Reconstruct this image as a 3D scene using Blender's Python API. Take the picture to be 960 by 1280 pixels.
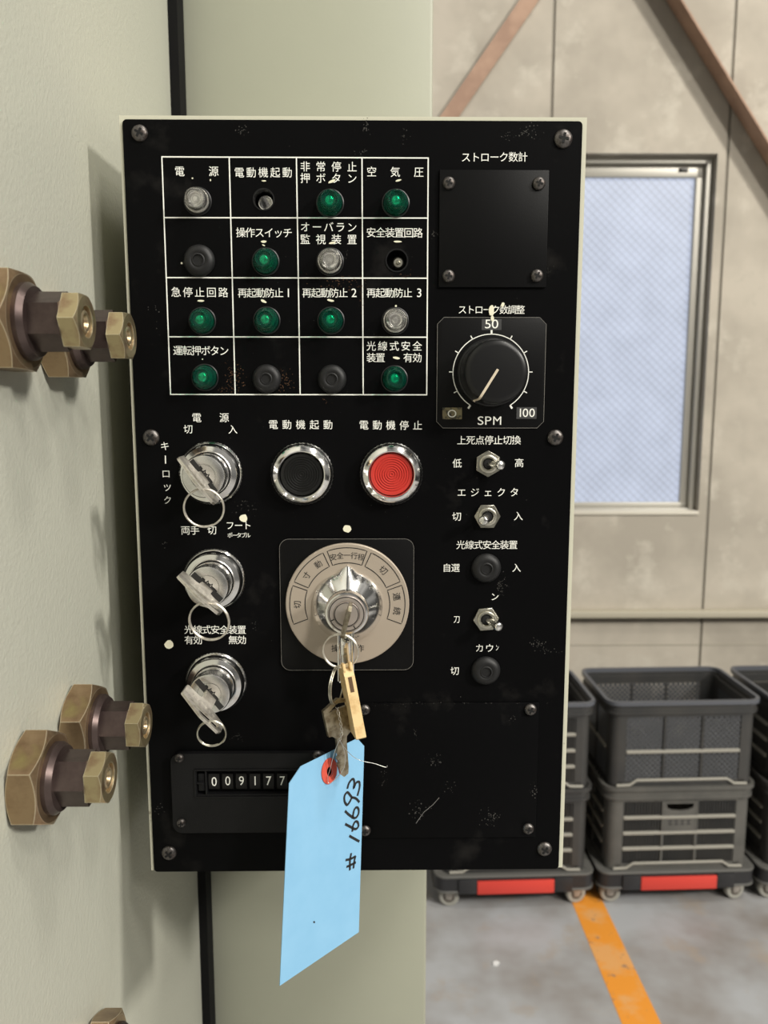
import bpy, bmesh, math, random
from mathutils import Vector, Matrix

random.seed(7)
SC = bpy.context.scene
COL = SC.collection
for o in list(bpy.data.objects):
    bpy.data.objects.remove(o)

# ------------------------------------------------------------------ camera
H = 1.55
PITCH = 0.13742
F = 1000.0
cam_d = bpy.data.cameras.new('camera')
cam_d.sensor_fit = 'VERTICAL'
cam_d.sensor_height = 36.0
cam_d.lens = F / 1280 * 36.0
cam_d.clip_start = 0.02
cam_d.dof.use_dof = True
cam_d.dof.focus_distance = 0.478
cam_d.dof.aperture_fstop = 12.0
cam = bpy.data.objects.new('camera', cam_d)
COL.objects.link(cam)
cam.location = (0, 0, H)
cam.rotation_euler = (math.pi / 2 - PITCH, 0, 0)
SC.camera = cam

# ------------------------------------------------------------------ world: a big hall
world = bpy.data.worlds.new('hall')
SC.world = world
world.use_nodes = True
wn = world.node_tree
bg = wn.nodes['Background']
tc = wn.nodes.new('ShaderNodeTexCoord')
sep = wn.nodes.new('ShaderNodeSeparateXYZ')
wn.links.new(tc.outputs['Generated'], sep.inputs[0])
nz = wn.nodes.new('ShaderNodeTexNoise')
nz.inputs['Scale'].default_value = 3.0
nz.inputs['Detail'].default_value = 2.0
wn.links.new(tc.outputs['Generated'], nz.inputs['Vector'])
rmp = wn.nodes.new('ShaderNodeValToRGB')
rmp.color_ramp.elements[0].position = 0.42
rmp.color_ramp.elements[0].color = (0.16, 0.16, 0.15, 1)
rmp.color_ramp.elements[1].position = 0.60
rmp.color_ramp.elements[1].color = (1.0, 0.97, 0.90, 1)
wn.links.new(nz.outputs['Fac'], rmp.inputs['Fac'])
gr = wn.nodes.new('ShaderNodeMapRange')
gr.inputs['From Min'].default_value = -0.25
gr.inputs['From Max'].default_value = 0.85
gr.inputs['To Min'].default_value = 0.30
gr.inputs['To Max'].default_value = 1.25
wn.links.new(sep.outputs['Z'], gr.inputs['Value'])
mul = wn.nodes.new('ShaderNodeVectorMath')
mul.operation = 'SCALE'
wn.links.new(rmp.outputs['Color'], mul.inputs[0])
wn.links.new(gr.outputs['Result'], mul.inputs['Scale'])
wn.links.new(mul.outputs[0], bg.inputs['Color'])
bg.inputs['Strength'].default_value = 0.42


def area(name, loc, target, size, power, color=(1, 0.96, 0.88), sy=None):
    d = bpy.data.lights.new(name, 'AREA')
    d.energy = power
    d.color = color
    d.size = size
    if sy:
        d.shape = 'RECTANGLE'
        d.size_y = sy
    o = bpy.data.objects.new(name, d)
    COL.objects.link(o)
    o.location = loc
    v = Vector(target) - Vector(loc)
    o.rotation_euler = v.to_track_quat('-Z', 'Y').to_euler()
    return o


area('ceiling_lamp', (6.5, -3.2, 5.2), (0, 0.5, 1.0), 0.5, 560, sy=0.9)
area('ceiling_lamp', (2.6, -2.4, 5.8), (0.2, 1.0, 1.4), 0.5, 120, sy=0.9)
area('ceiling_lamp', (2.2, -0.6, 6.4), (1.2, 1.0, 0.0), 0.5, 110, sy=0.9)
area('ceiling_lamp', (4.2, -5.2, 6.0), (0.5, 1.5, 1.0), 0.5, 190, sy=0.9)

SC.view_settings.view_transform = 'Standard'
SC.view_settings.look = 'None'
SC.view_settings.gamma = 1.0
SC.view_settings.use_curve_mapping = False
SC.view_settings.exposure = 0.0

# ------------------------------------------------------------------ pixel -> place helpers
CP, SP = math.cos(PITCH), math.sin(PITCH)
CAM = Vector((0, 0, H))


def ray(px, py):
    a, b = px - 480, 640 - py
    return Vector((a, F * CP + b * SP, -F * SP + b * CP))


class Frame:
    """a vertical plane: origin + u * U + z, h metres towards the viewer"""
    def __init__(self, origin, yaw):
        self.o = Vector(origin)
        self.yaw = yaw
        self.U = Vector((math.cos(yaw), math.sin(yaw), 0))
        self.N = Vector((math.sin(yaw), -math.cos(yaw), 0))

    def px(self, px, py, h=0.0):
        d = ray(px, py)
        t = (self.o + self.N * h - CAM).dot(self.N) / d.dot(self.N)
        p = CAM + d * t - self.o
        return p.dot(self.U), p.z

    def mpp(self, px, py, h=0.0):
        a = self.px(px - 5, py, h)
        b = self.px(px + 5, py, h)
        return (b[0] - a[0]) / 10

    def world(self, u, h, z):
        return self.o + self.U * u + self.N * h + Vector((0, 0, z))

    def wpx(self, px, py, h=0.0):
        u, z = self.px(px, py, h)
        return self.world(u, h, z)


YAW = 0.012526
UC, VB = (-0.15588 + 0.12033) / 2, -0.31120
PANEL = Frame(Vector((UC * math.cos(YAW), 0.5 + UC * math.sin(YAW), H + VB)), YAW)
PW, PH = 0.27621, 0.47783
WALL = Frame((0, 2.75, 0), 0.012)


def floor_px(px, py, z=0.0):
    d = ray(px, py)
    t = (z - H) / d.z
    return CAM + d * t


# ------------------------------------------------------------------ materials
MATS = {}


def mat(name, base, rough=0.5, metal=0.0, bump=None, var=None, spots=None, spec=0.5, coat=0.0,
        trans=0.0, ior=1.45, rvar=None, edge=None):
    """bump=(scale,strength); var=(colour2,scale,lo,hi); spots=[(colour,scale,lo,hi,detail)...]"""
    if name in MATS:
        return MATS[name]
    m = bpy.data.materials.new(name)
    m.use_nodes = True
    nt = m.node_tree
    b = nt.nodes['Principled BSDF']
    L = nt.links.new
    b.inputs['Base Color'].default_value = (*base, 1)
    b.inputs['Roughness'].default_value = rough
    b.inputs['Metallic'].default_value = metal
    b.inputs['Specular IOR Level'].default_value = spec
    b.inputs['Coat Weight'].default_value = coat
    b.inputs['Transmission Weight'].default_value = trans
    b.inputs['IOR'].default_value = ior
    co = nt.nodes.new('ShaderNodeTexCoord')
    col = None
    layers = []
    if var:
        layers.append((var[0], var[1], var[2], var[3], 4))
    if spots:
        layers += spots
    for (c2, s, lo, hi, det) in layers:
        n = nt.nodes.new('ShaderNodeTexNoise')
        n.inputs['Scale'].default_value = s
        n.inputs['Detail'].default_value = det
        n.inputs['Roughness'].default_value = 0.6
        L(co.outputs['Object'], n.inputs['Vector'])
        r = nt.nodes.new('ShaderNodeMapRange')
        r.inputs['From Min'].default_value = lo
        r.inputs['From Max'].default_value = hi
        L(n.outputs['Fac'], r.inputs['Value'])
        mx = nt.nodes.new('ShaderNodeMix')
        mx.data_type = 'RGBA'
        L(r.outputs['Result'], mx.inputs['Factor'])
        if col is None:
            mx.inputs['A'].default_value = (*base, 1)
        else:
            L(col, mx.inputs['A'])
        mx.inputs['B'].default_value = (*c2, 1)
        col = mx.outputs['Result']
    if edge:
        bv = nt.nodes.new('ShaderNodeBevel')
        bv.samples = 6
        bv.inputs['Radius'].default_value = edge[1]
        ge = nt.nodes.new('ShaderNodeNewGeometry')
        dt = nt.nodes.new('ShaderNodeVectorMath')
        dt.operation = 'DOT_PRODUCT'
        L(bv.outputs['Normal'], dt.inputs[0])
        L(ge.outputs['Normal'], dt.inputs[1])
        er = nt.nodes.new('ShaderNodeMapRange')
        er.inputs['From Min'].default_value = 0.995
        er.inputs['From Max'].default_value = 0.93
        L(dt.outputs['Value'], er.inputs['Value'])
        mx = nt.nodes.new('ShaderNodeMix')
        mx.data_type = 'RGBA'
        L(er.outputs['Result'], mx.inputs['Factor'])
        if col is None:
            mx.inputs['A'].default_value = (*base, 1)
        else:
            L(col, mx.inputs['A'])
        mx.inputs['B'].default_value = (*edge[0], 1)
        col = mx.outputs['Result']
    if col is not None:
        L(col, b.inputs['Base Color'])
    if rvar:
        n = nt.nodes.new('ShaderNodeTexNoise')
        n.inputs['Scale'].default_value = rvar[0]
        L(co.outputs['Object'], n.inputs['Vector'])
        r = nt.nodes.new('ShaderNodeMapRange')
        r.inputs['To Min'].default_value = rvar[1]
        r.inputs['To Max'].default_value = rvar[2]
        L(n.outputs['Fac'], r.inputs['Value'])
        L(r.outputs['Result'], b.inputs['Roughness'])
    if bump:
        n = nt.nodes.new('ShaderNodeTexNoise')
        n.inputs['Scale'].default_value = bump[0]
        n.inputs['Detail'].default_value = 3
        L(co.outputs['Object'], n.inputs['Vector'])
        bp = nt.nodes.new('ShaderNodeBump')
        bp.inputs['Strength'].default_value = bump[1]
        bp.inputs['Distance'].default_value = bump[2] if len(bump) > 2 else 0.001
        L(n.outputs['Fac'], bp.inputs['Height'])
        L(bp.outputs['Normal'], b.inputs['Normal'])
    MATS[name] = m
    return m


M_WALLPAINT = mat('machine paint', (0.395, 0.40, 0.34), 0.42, bump=(420, 0.5, 0.0006),
                  var=((0.41, 0.41, 0.35), 3.0, 0.35, 0.65))
M_COLPAINT = mat('column paint', (0.315, 0.32, 0.255), 0.45, bump=(200, 0.12, 0.0006),
                 var=((0.335, 0.34, 0.27), 4.0, 0.35, 0.65), spots=[((0.6, 0.6, 0.52), 60, 0.80, 0.83, 2)])
M_CREAM = mat('cream enclosure paint', (0.56, 0.55, 0.44), 0.45,
              spots=[((0.22, 0.20, 0.15), 90, 0.66, 0.72, 5)])
M_GAPSHADE = mat('painted gap shade', (0.004, 0.004, 0.004), 0.7, spec=0.15)  # near-black colour paints the shade inside the machine gap
M_PLATE = mat('black panel paint', (0.0023, 0.0023, 0.0026), 0.42, bump=(900, 0.06, 0.0003), spec=0.07,
              spots=[((0.016, 0.015, 0.014), 22, 0.60, 0.80, 8), ((0.10, 0.095, 0.085), 70, 0.755, 0.83, 10),
                     ((0.10, 0.055, 0.03), 48, 0.80, 0.86, 10)], rvar=(12, 0.34, 0.52))
M_PLATE2 = mat('black cover plate', (0.0042, 0.0042, 0.0045), 0.42, bump=(1400, 0.12, 0.0003), spec=0.13,
               spots=[((0.07, 0.065, 0.06), 55, 0.73, 0.84, 10)])
M_BLKPLASTIC = mat('black counter plastic', (0.0055, 0.0055, 0.006), 0.45, bump=(1500, 0.35, 0.0003), spec=0.25)
M_WHITE = mat('white print', (0.86, 0.86, 0.80), 0.55)
M_PAINTCHIP = mat('cream correction paint', (0.78, 0.75, 0.58), 0.6)
M_INK = mat('black ink', (0.012, 0.012, 0.012), 0.6)
M_SCREW = mat('dark steel screw', (0.14, 0.13, 0.125), 0.42, 0.85, var=((0.06, 0.05, 0.045), 300, 0.4, 0.62))
M_SLOT = mat('screw recess', (0.004, 0.004, 0.004), 0.8)
M_CHROME = mat('chrome', (0.84, 0.83, 0.81), 0.13, 1.0)
M_CHROMEB = mat('brushed chrome', (0.76, 0.75, 0.73), 0.27, 1.0, var=((0.64, 0.63, 0.61), 130, 0.4, 0.65))
M_STEEL = mat('key steel', (0.70, 0.66, 0.59), 0.34, 0.85, var=((0.47, 0.43, 0.37), 180, 0.42, 0.62), bump=(700, 0.2, 0.0002), edge=((0.88, 0.84, 0.76), 0.0005))
M_OLDKEY = mat('worn brass key', (0.40, 0.36, 0.27), 0.40, 1.0, var=((0.22, 0.18, 0.12), 240, 0.42, 0.62))
M_NICKEL = mat('dull nickel', (0.56, 0.54, 0.46), 0.33, 1.0, var=((0.36, 0.34, 0.28), 200, 0.45, 0.65))
M_DARKMETAL = mat('dark lever metal', (0.05, 0.048, 0.045), 0.35, 0.6)
M_RUB = mat('black rubber plug', (0.009, 0.009, 0.0095), 0.50, bump=(500, 0.08, 0.0003), spec=0.4)
M_KNOB = mat('black knob plastic', (0.007, 0.007, 0.0075), 0.36, spec=0.4)
M_RED = mat('red button', (0.50, 0.035, 0.025), 0.42)
M_BLKBTN = mat('black button', (0.006, 0.006, 0.006), 0.36)
M_GREEN = mat('green lens', (0.02, 0.46, 0.30), 0.06, trans=0.95, ior=1.16, coat=0.5)
M_CLEAR = mat('clear lens', (0.95, 0.94, 0.92), 0.05, trans=1.0, ior=1.14, coat=0.6)
M_CORE = mat('lamp reflector', (0.80, 0.79, 0.77), 0.25, 0.75)
M_COREG = mat('lamp reflector behind green', (0.10, 0.80, 0.50), 0.24, 0.9)
M_TAUPE = mat('taupe dial ring', (0.40, 0.34, 0.275), 0.42, 0.25, spots=[((0.20, 0.17, 0.14), 160, 0.70, 0.76, 6)])
M_LOCKFACE = mat('satin lock face', (0.56, 0.50, 0.46), 0.38, 0.8)
M_CREAMLINE = mat('pointer paint', (0.60, 0.52, 0.40), 0.5)
M_PATCHG = mat('grey number patch', (0.045, 0.045, 0.046), 0.5)
M_PATCHY = mat('worn number patch', (0.20, 0.17, 0.09), 0.5, spots=[((0.05, 0.045, 0.03), 300, 0.5, 0.58, 4)])
M_DRUM = mat('counter drum', (0.012, 0.0115, 0.011), 0.5, spec=0.2)
M_IVORY = mat('ivory plastic', (0.70, 0.52, 0.27), 0.42, var=((0.55, 0.37, 0.17), 130, 0.5, 0.68))
M_TAG = mat('blue card', (0.195, 0.405, 0.60), 0.75, bump=(900, 0.1, 0.0002), var=((0.215, 0.43, 0.625), 40, 0.35, 0.65))
M_EYELET = mat('red eyelet', (0.58, 0.08, 0.05), 0.6)
M_WIRE = mat('thin tin wire', (0.72, 0.70, 0.66), 0.3, 1.0)
M_NUT = mat('brass coloured nut', (0.33, 0.235, 0.14), 0.34, 0.85,
            var=((0.22, 0.145, 0.085), 55, 0.40, 0.62), spots=[((0.34, 0.30, 0.12), 30, 0.60, 0.74, 3)], bump=(400, 0.15, 0.0004), edge=((0.72, 0.62, 0.46), 0.0009))
M_CAP = mat('yellow zinc cap', (0.40, 0.33, 0.19), 0.33, 0.85, var=((0.27, 0.18, 0.11), 90, 0.42, 0.62), bump=(350, 0.15, 0.0004), edge=((0.70, 0.63, 0.46), 0.0006))
M_SLEEVE = mat('dark oxide sleeve', (0.085, 0.062, 0.056), 0.36, 0.7, var=((0.055, 0.038, 0.035), 70, 0.4, 0.65),
               bump=(300, 0.1, 0.0004))
M_CONCRETE = mat('concrete panel', (0.475, 0.43, 0.36), 0.85, bump=(40, 0.25, 0.002),
                 var=((0.365, 0.33, 0.275), 2.4, 0.40, 0.60),
                 spots=[((0.53, 0.49, 0.415), 6, 0.54, 0.68, 7), ((0.40, 0.365, 0.305), 11, 0.60, 0.72, 8), ((0.62, 0.59, 0.52), 14, 0.70, 0.78, 8)])
M_SEAM = mat('panel seam', (0.22, 0.20, 0.165), 0.9)
M_FLOOR = mat('grey floor paint', (0.40, 0.41, 0.425), 0.38, bump=(60, 0.2, 0.001),
              var=((0.24, 0.215, 0.195), 2.2, 0.42, 0.66),
              spots=[((0.36, 0.30, 0.24), 6, 0.56, 0.74, 8), ((0.45, 0.44, 0.43), 60, 0.72, 0.78, 4)], rvar=(5, 0.26, 0.5))
M_ORANGE = mat('orange floor paint', (0.78, 0.30, 0.035), 0.55,
               spots=[((0.72, 0.36, 0.12), 9, 0.48, 0.60, 6), ((0.32, 0.20, 0.13), 26, 0.60, 0.68, 6)])
M_RUST = mat('red primer steel', (0.42, 0.275, 0.195), 0.75, var=((0.33, 0.21, 0.15), 9, 0.40, 0.62))
M_ALU = mat('window aluminium', (0.46, 0.44, 0.39), 0.45, 0.35)
M_CRATE = mat('grey crate plastic', (0.036, 0.036, 0.036), 0.38, var=((0.05, 0.048, 0.045), 8, 0.40, 0.65))
M_CRATELOW = mat('dusty crate plastic', (0.085, 0.083, 0.076), 0.55, var=((0.115, 0.11, 0.10), 10, 0.40, 0.65))
M_CRATEIN = mat('crate mesh plastic', (0.085, 0.088, 0.094), 0.35)
M_DUSTRIB = mat('dusty crate rib', (0.30, 0.285, 0.245), 0.6)
M_DOLLY = mat('black dolly plastic', (0.022, 0.022, 0.024), 0.45)
M_DOLLYG = mat('grey dolly corner', (0.11, 0.108, 0.10), 0.55)
M_REDPLATE = mat('red dolly plate', (0.62, 0.055, 0.04), 0.4)
M_RIMSHEEN = mat('crate rim with painted sheen', (0.095, 0.10, 0.115), 0.32)  # crate plastic lightened and blued: light on the upper rims painted in
M_HUB = mat('dark caster hub', (0.10, 0.085, 0.07), 0.5)
M_WHEEL = mat('grey caster tyre', (0.36, 0.35, 0.31), 0.55)
M_FORK = mat('caster fork', (0.40, 0.37, 0.33), 0.4, 0.5)
M_LEDGE = mat('pale ledge', (0.42, 0.385, 0.30), 0.6)


def glass_mat():
    m = bpy.data.materials.new('wired glass in daylight')
    m.use_nodes = True
    nt = m.node_tree
    b = nt.nodes['Principled BSDF']
    L = nt.links.new
    co = nt.nodes.new('ShaderNodeTexCoord')

    def lines(ang, scale):
        mp = nt.nodes.new('ShaderNodeMapping')
        mp.inputs['Rotation'].default_value = (0, ang, 0)
        L(co.outputs['Object'], mp.inputs['Vector'])
        w = nt.nodes.new('ShaderNodeTexWave')
        w.wave_type = 'BANDS'
        w.bands_direction = 'X'
        w.wave_profile = 'SIN'
        w.inputs['Scale'].default_value = scale
        w.inputs['Distortion'].default_value = 0.15
        L(mp.outputs[0], w.inputs['Vector'])
        r = nt.nodes.new('ShaderNodeMapRange')
        r.inputs['From Min'].default_value = 0.90
        r.inputs['From Max'].default_value = 1.0
        L(w.outputs['Fac'], r.inputs['Value'])
        return r.outputs['Result']
    a = lines(math.radians(46), 15.0)
    c = lines(math.radians(-46), 15.0)
    c2 = nt.nodes.new('ShaderNodeMath')
    c2.operation = 'MULTIPLY'
    c2.inputs[1].default_value = 0.45
    L(c, c2.inputs[0])
    mxx = nt.nodes.new('ShaderNodeMath')
    mxx.operation = 'MAXIMUM'
    L(a, mxx.inputs[0])
    L(c2.outputs[0], mxx.inputs[1])
    n = nt.nodes.new('ShaderNodeTexNoise')
    n.inputs['Scale'].default_value = 9
    n.inputs['Detail'].default_value = 6
    L(co.outputs['Object'], n.inputs['Vector'])
    r = nt.nodes.new('ShaderNodeMapRange')
    r.inputs['From Min'].default_value = 0.35
    r.inputs['From Max'].default_value = 0.7
    r.inputs['To Min'].default_value = 0.92
    r.inputs['To Max'].default_value = 1.06
    L(n.outputs['Fac'], r.inputs['Value'])
    dk = nt.nodes.new('ShaderNodeMath')
    dk.operation = 'MULTIPLY_ADD'
    dk.inputs[1].default_value = -0.36
    L(mxx.outputs[0], dk.inputs[0])
    L(r.outputs['Result'], dk.inputs[2])
    b.inputs['Base Color'].default_value = (0.06, 0.065, 0.07, 1)
    b.inputs['Roughness'].default_value = 0.35
    b.inputs['Emission Color'].default_value = (0.51, 0.56, 0.69, 1)
    L(dk.outputs[0], b.inputs['Emission Strength'])
    return m


M_GLASS = glass_mat()


# ------------------------------------------------------------------ mesh helpers
def finish(bm, name, smooth=True, ang=32):
    bmesh.ops.recalc_face_normals(bm, faces=bm.faces)
    me = bpy.data.meshes.new(name)
    bm.to_mesh(me)
    bm.free()
    for p in me.polygons:
        p.use_smooth = smooth
    if smooth:
        me.set_sharp_from_angle(angle=math.radians(ang))
    return me


def link(name, me, m, parent=None, loc=(0, 0, 0), rot=None, label=None):
    o = bpy.data.objects.new(name, me)
    COL.objects.link(o)
    if m is not None and not me.materials:
        me.materials.append(m)
    o.location = loc
    if rot is not None:
        o.rotation_euler = rot
    if parent is not None:
        o.parent = parent
    if label:
        o['label'] = label
    return o


def empty(name, loc, rz, label, cat, group=None):
    o = bpy.data.objects.new(name, None)
    o.empty_display_size = 0.02
    COL.objects.link(o)
    o.location = loc
    o.rotation_euler = (0, 0, rz)
    return tag(o, label, cat, group)


def tag(o, label, cat, group=None):
    o['label'] = label
    o['category'] = cat
    if group:
        o['group'] = group
    return o


def struct(o):
    o['kind'] = 'structure'
    return o


def add_box(bm, x0, x1, y0, y1, z0, z1, bevel=0.0, seg=2):
    vs = [bm.verts.new(p) for p in ((x0, y0, z0), (x1, y0, z0), (x1, y1, z0), (x0, y1, z0),
                                    (x0, y0, z1), (x1, y0, z1), (x1, y1, z1), (x0, y1, z1))]
    fs = [bm.faces.new([vs[i] for i in q]) for q in
          ((0, 3, 2, 1), (4, 5, 6, 7), (0, 1, 5, 4), (1, 2, 6, 5), (2, 3, 7, 6), (3, 0, 4, 7))]
    if bevel:
        es = list({e for f in fs for e in f.edges})
        bmesh.ops.bevel(bm, geom=es, offset=bevel, segments=seg, affect='EDGES', profile=0.5)
    return vs


def add_lathe(bm, prof, seg=48, cx=0, cz=0, wob=None, cap0=True, cap1=True):
    """prof = [(radius, height towards viewer)], axis -y"""
    rings = []
    for i, (r, h) in enumerate(prof):
        if r <= 1e-7:
            rings.append([bm.verts.new((cx, -h, cz))])
        else:
            ring = []
            for k in range(seg):
                a = 2 * math.pi * k / seg
                rr = r if not wob or i not in wob else r * (1 + wob[i] * (1 if k % 2 else -1))
                ring.append(bm.verts.new((cx + rr * math.cos(a), -h, cz + rr * math.sin(a))))
            rings.append(ring)
    for a, b in zip(rings, rings[1:]):
        if len(a) == 1 and len(b) == 1:
            continue
        for k in range(seg):
            k2 = (k + 1) % seg
            if len(a) == 1:
                bm.faces.new((a[0], b[k], b[k2]))
            elif len(b) == 1:
                bm.faces.new((a[k], a[k2], b[0]))
            else:
                bm.faces.new((a[k], a[k2], b[k2], b[k]))
    if cap0 and len(rings[0]) > 1:
        bm.faces.new(rings[0])
    if cap1 and len(rings[-1]) > 1:
        bm.faces.new(rings[-1])


def lathe(name, prof, seg=48, wob=None, cap0=True, cap1=True, ang=32):
    bm = bmesh.new()
    add_lathe(bm, prof, seg, wob=wob, cap0=cap0, cap1=cap1)
    return finish(bm, name, ang=ang)


def add_prism(bm, poly, h0, h1):
    """polygon in (x,z), between heights h0..h1 towards the viewer"""
    a = [bm.verts.new((x, -h0, z)) for x, z in poly]
    b = [bm.verts.new((x, -h1, z)) for x, z in poly]
    bm.faces.new(a)
    bm.faces.new(b)
    n = len(poly)
    for i in range(n):
        j = (i + 1) % n
        bm.faces.new((a[i], a[j], b[j], b[i]))


def prism(name, poly, h0, h1, bevel=0.0):
    bm = bmesh.new()
    add_prism(bm, poly, h0, h1)
    if bevel:
        bmesh.ops.bevel(bm, geom=list(bm.edges), offset=bevel, segments=2, affect='EDGES', profile=0.5)
    return finish(bm, name)


def rounded(x0, x1, z0, z1, r, n=6):
    pts = []
    for cx, cz, a0 in ((x1 - r, z1 - r, 0), (x0 + r, z1 - r, 90), (x0 + r, z0 + r, 180), (x1 - r, z0 + r, 270)):
        for k in range(n + 1):
            a = math.radians(a0 + 90 * k / n)
            pts.append((cx + r * math.cos(a), cz + r * math.sin(a)))
    return pts


def circle(cx, cz, r, n=40):
    return [(cx + r * math.cos(2 * math.pi * k / n), cz + r * math.sin(2 * math.pi * k / n)) for k in range(n)]


def eval_mesh(data, name):
    o = bpy.data.objects.new('temporary', data)
    COL.objects.link(o)
    dg = bpy.context.evaluated_depsgraph_get()
    me = bpy.data.meshes.new_from_object(o.evaluated_get(dg))
    me.name = name
    bpy.data.objects.remove(o)
    me.materials.clear()
    return me


def holed_plate(name, outer, holes, h0, h1):
    """flat plate with real holes, polygon in (x,z), thickness h0..h1 towards the viewer"""
    c = bpy.data.curves.new(name, 'CURVE')
    c.dimensions = '2D'
    c.fill_mode = 'BOTH'
    c.extrude = (h1 - h0) / 2
    for poly in [outer] + holes:
        s = c.splines.new('POLY')
        s.points.add(len(poly) - 1)
        for p, (x, z) in zip(s.points, poly):
            p.co = (x, z, 0, 1)
        s.use_cyclic_u = True
    me = eval_mesh(c, name)
    me.transform(Matrix(((1, 0, 0, 0), (0, 0, -1, -(h0 + h1) / 2), (0, 1, 0, 0), (0, 0, 0, 1))))
    bm = bmesh.new()
    bm.from_mesh(me)
    bmesh.ops.remove_doubles(bm, verts=bm.verts, dist=1e-6)
    bpy.data.meshes.remove(me)
    return finish(bm, name, smooth=False)


def add_tube(bm, pts, r, seg=8, cyc=False):
    pts = [Vector(p) for p in pts]
    n = len(pts)
    rings = []
    up = Vector((0.31, 0.17, 0.93)).normalized()
    for i, p in enumerate(pts):
        if cyc:
            d = pts[(i + 1) % n] - pts[i - 1]
        else:
            d = pts[min(i + 1, n - 1)] - pts[max(i - 1, 0)]
        d.normalize()
        a = d.cross(up)
        if a.length < 1e-3:
            a = d.cross(Vector((1, 0, 0)))
        a.normalize()
        b = d.cross(a)
        rings.append([bm.verts.new(p + (a * math.cos(2 * math.pi * k / seg) + b * math.sin(2 * math.pi * k / seg)) * r)
                      for k in range(seg)])
    m = n if cyc else n - 1
    for i in range(m):
        A, B = rings[i], rings[(i + 1) % n]
        for k in range(seg):
            k2 = (k + 1) % seg
            bm.faces.new((A[k], A[k2], B[k2], B[k]))
    if not cyc:
        bm.faces.new(rings[0])
        bm.faces.new(rings[-1])


def smooth_path(pts, sub=6):
    pts = [Vector(p) for p in pts]
    out = []
    n = len(pts)
    for i in range(n - 1):
        p0, p1, p2, p3 = pts[max(i - 1, 0)], pts[i], pts[i + 1], pts[min(i + 2, n - 1)]
        for k in range(sub):
            t = k / sub
            out.append(0.5 * ((2 * p1) + (p2 - p0) * t + (2 * p0 - 5 * p1 + 4 * p2 - p3) * t * t
                              + (3 * p1 - p0 - 3 * p2 + p3) * t ** 3))
    out.append(pts[-1])
    return out


def add_ribbon(bm, pts, w, h, closed=False):
    """flat printed line in the (x,z) plane at height h"""
    n = len(pts)
    vs = []
    for i in range(n):
        if closed:
            p, q = pts[i - 1], pts[(i + 1) % n]
        else:
            p, q = pts[max(i - 1, 0)], pts[min(i + 1, n - 1)]
        dx, dz = q[0] - p[0], q[1] - p[1]
        l = math.hypot(dx, dz) or 1
        nx, nzz = -dz / l * w / 2, dx / l * w / 2
        vs.append((bm.verts.new((pts[i][0] + nx, -h, pts[i][1] + nzz)),
                   bm.verts.new((pts[i][0] - nx, -h, pts[i][1] - nzz))))
    for i in range(n if closed else n - 1):
        a, b = vs[i], vs[(i + 1) % n]
        bm.faces.new((a[0], a[1], b[1], b[0]))


# glyphs -----------------------------------------------------------
GLYPH = {}


def glyph(ch, bold=0.0):
    key = (ch, bold)
    if key not in GLYPH:
        c = bpy.data.curves.new('glyph', 'FONT')
        c.body = ch
        c.resolution_u = 4
        c.offset = bold
        me = eval_mesh(c, 'glyph')
        vs = [(v.co.x, v.co.y) for v in me.vertices]
        fs = [tuple(p.vertices) for p in me.polygons]
        bpy.data.meshes.remove(me)
        if ord(ch) > 0x2000:
            cx, cy = 0.5, 0.38
        else:
            xs = [v[0] for v in vs]
            ys = [v[1] for v in vs]
            cx, cy = (min(xs) + max(xs)) / 2, (min(ys) + max(ys)) / 2
        GLYPH[key] = ([(x - cx, y - cy) for x, y in vs], fs)
    return GLYPH[key]


def add_char(bm, ch, x, z, size, h, rot=0.0, wx=1.0, bold=0.0):
    vs, fs = glyph(ch, bold)
    c, s = math.cos(rot), math.sin(rot)
    bv = [bm.verts.new((x + size * (vx * wx * c - vy * s), -h, z + size * (vx * wx * s + vy * c))) for vx, vy in vs]
    for f in fs:
        try:
            bm.faces.new([bv[i] for i in f])
        except ValueError:
            pass


def caption(parent, items, h, m=None, fr=PANEL, label=None):
    """items = [(text, x0, y0, x1, y1, em_px)] with pixel positions of first and last character centres"""
    bm = bmesh.new()
    for it in items:
        text, x0, y0, x1, y1, em = it[:6]
        wx = it[6] if len(it) > 6 else 1.0
        n = len(text)
        for i, ch in enumerate(text):
            t = i / (n - 1) if n > 1 else 0
            px, py = x0 + (x1 - x0) * t, y0 + (y1 - y0) * t
            u, v = fr.px(px, py, h)
            add_char(bm, ch, u, v, em * fr.mpp(px, py, h), h, wx=wx)
    me = bpy.data.meshes.new('caption')
    bmesh.ops.remove_doubles(bm, verts=bm.verts, dist=1e-7)
    for f in bm.faces:
        f.normal_update()
        if f.normal.y > 0:
            f.normal_flip()
    bm.to_mesh(me)
    bm.free()
    return link('caption', me, m or M_WHITE, parent, label=label)


# ================================================================== the setting
def wall_box(bm, u0, u1, h0, h1, z0, z1, bevel=0.0):
    add_box(bm, u0, u1, -h1, -h0, z0, z1, bevel)


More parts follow.
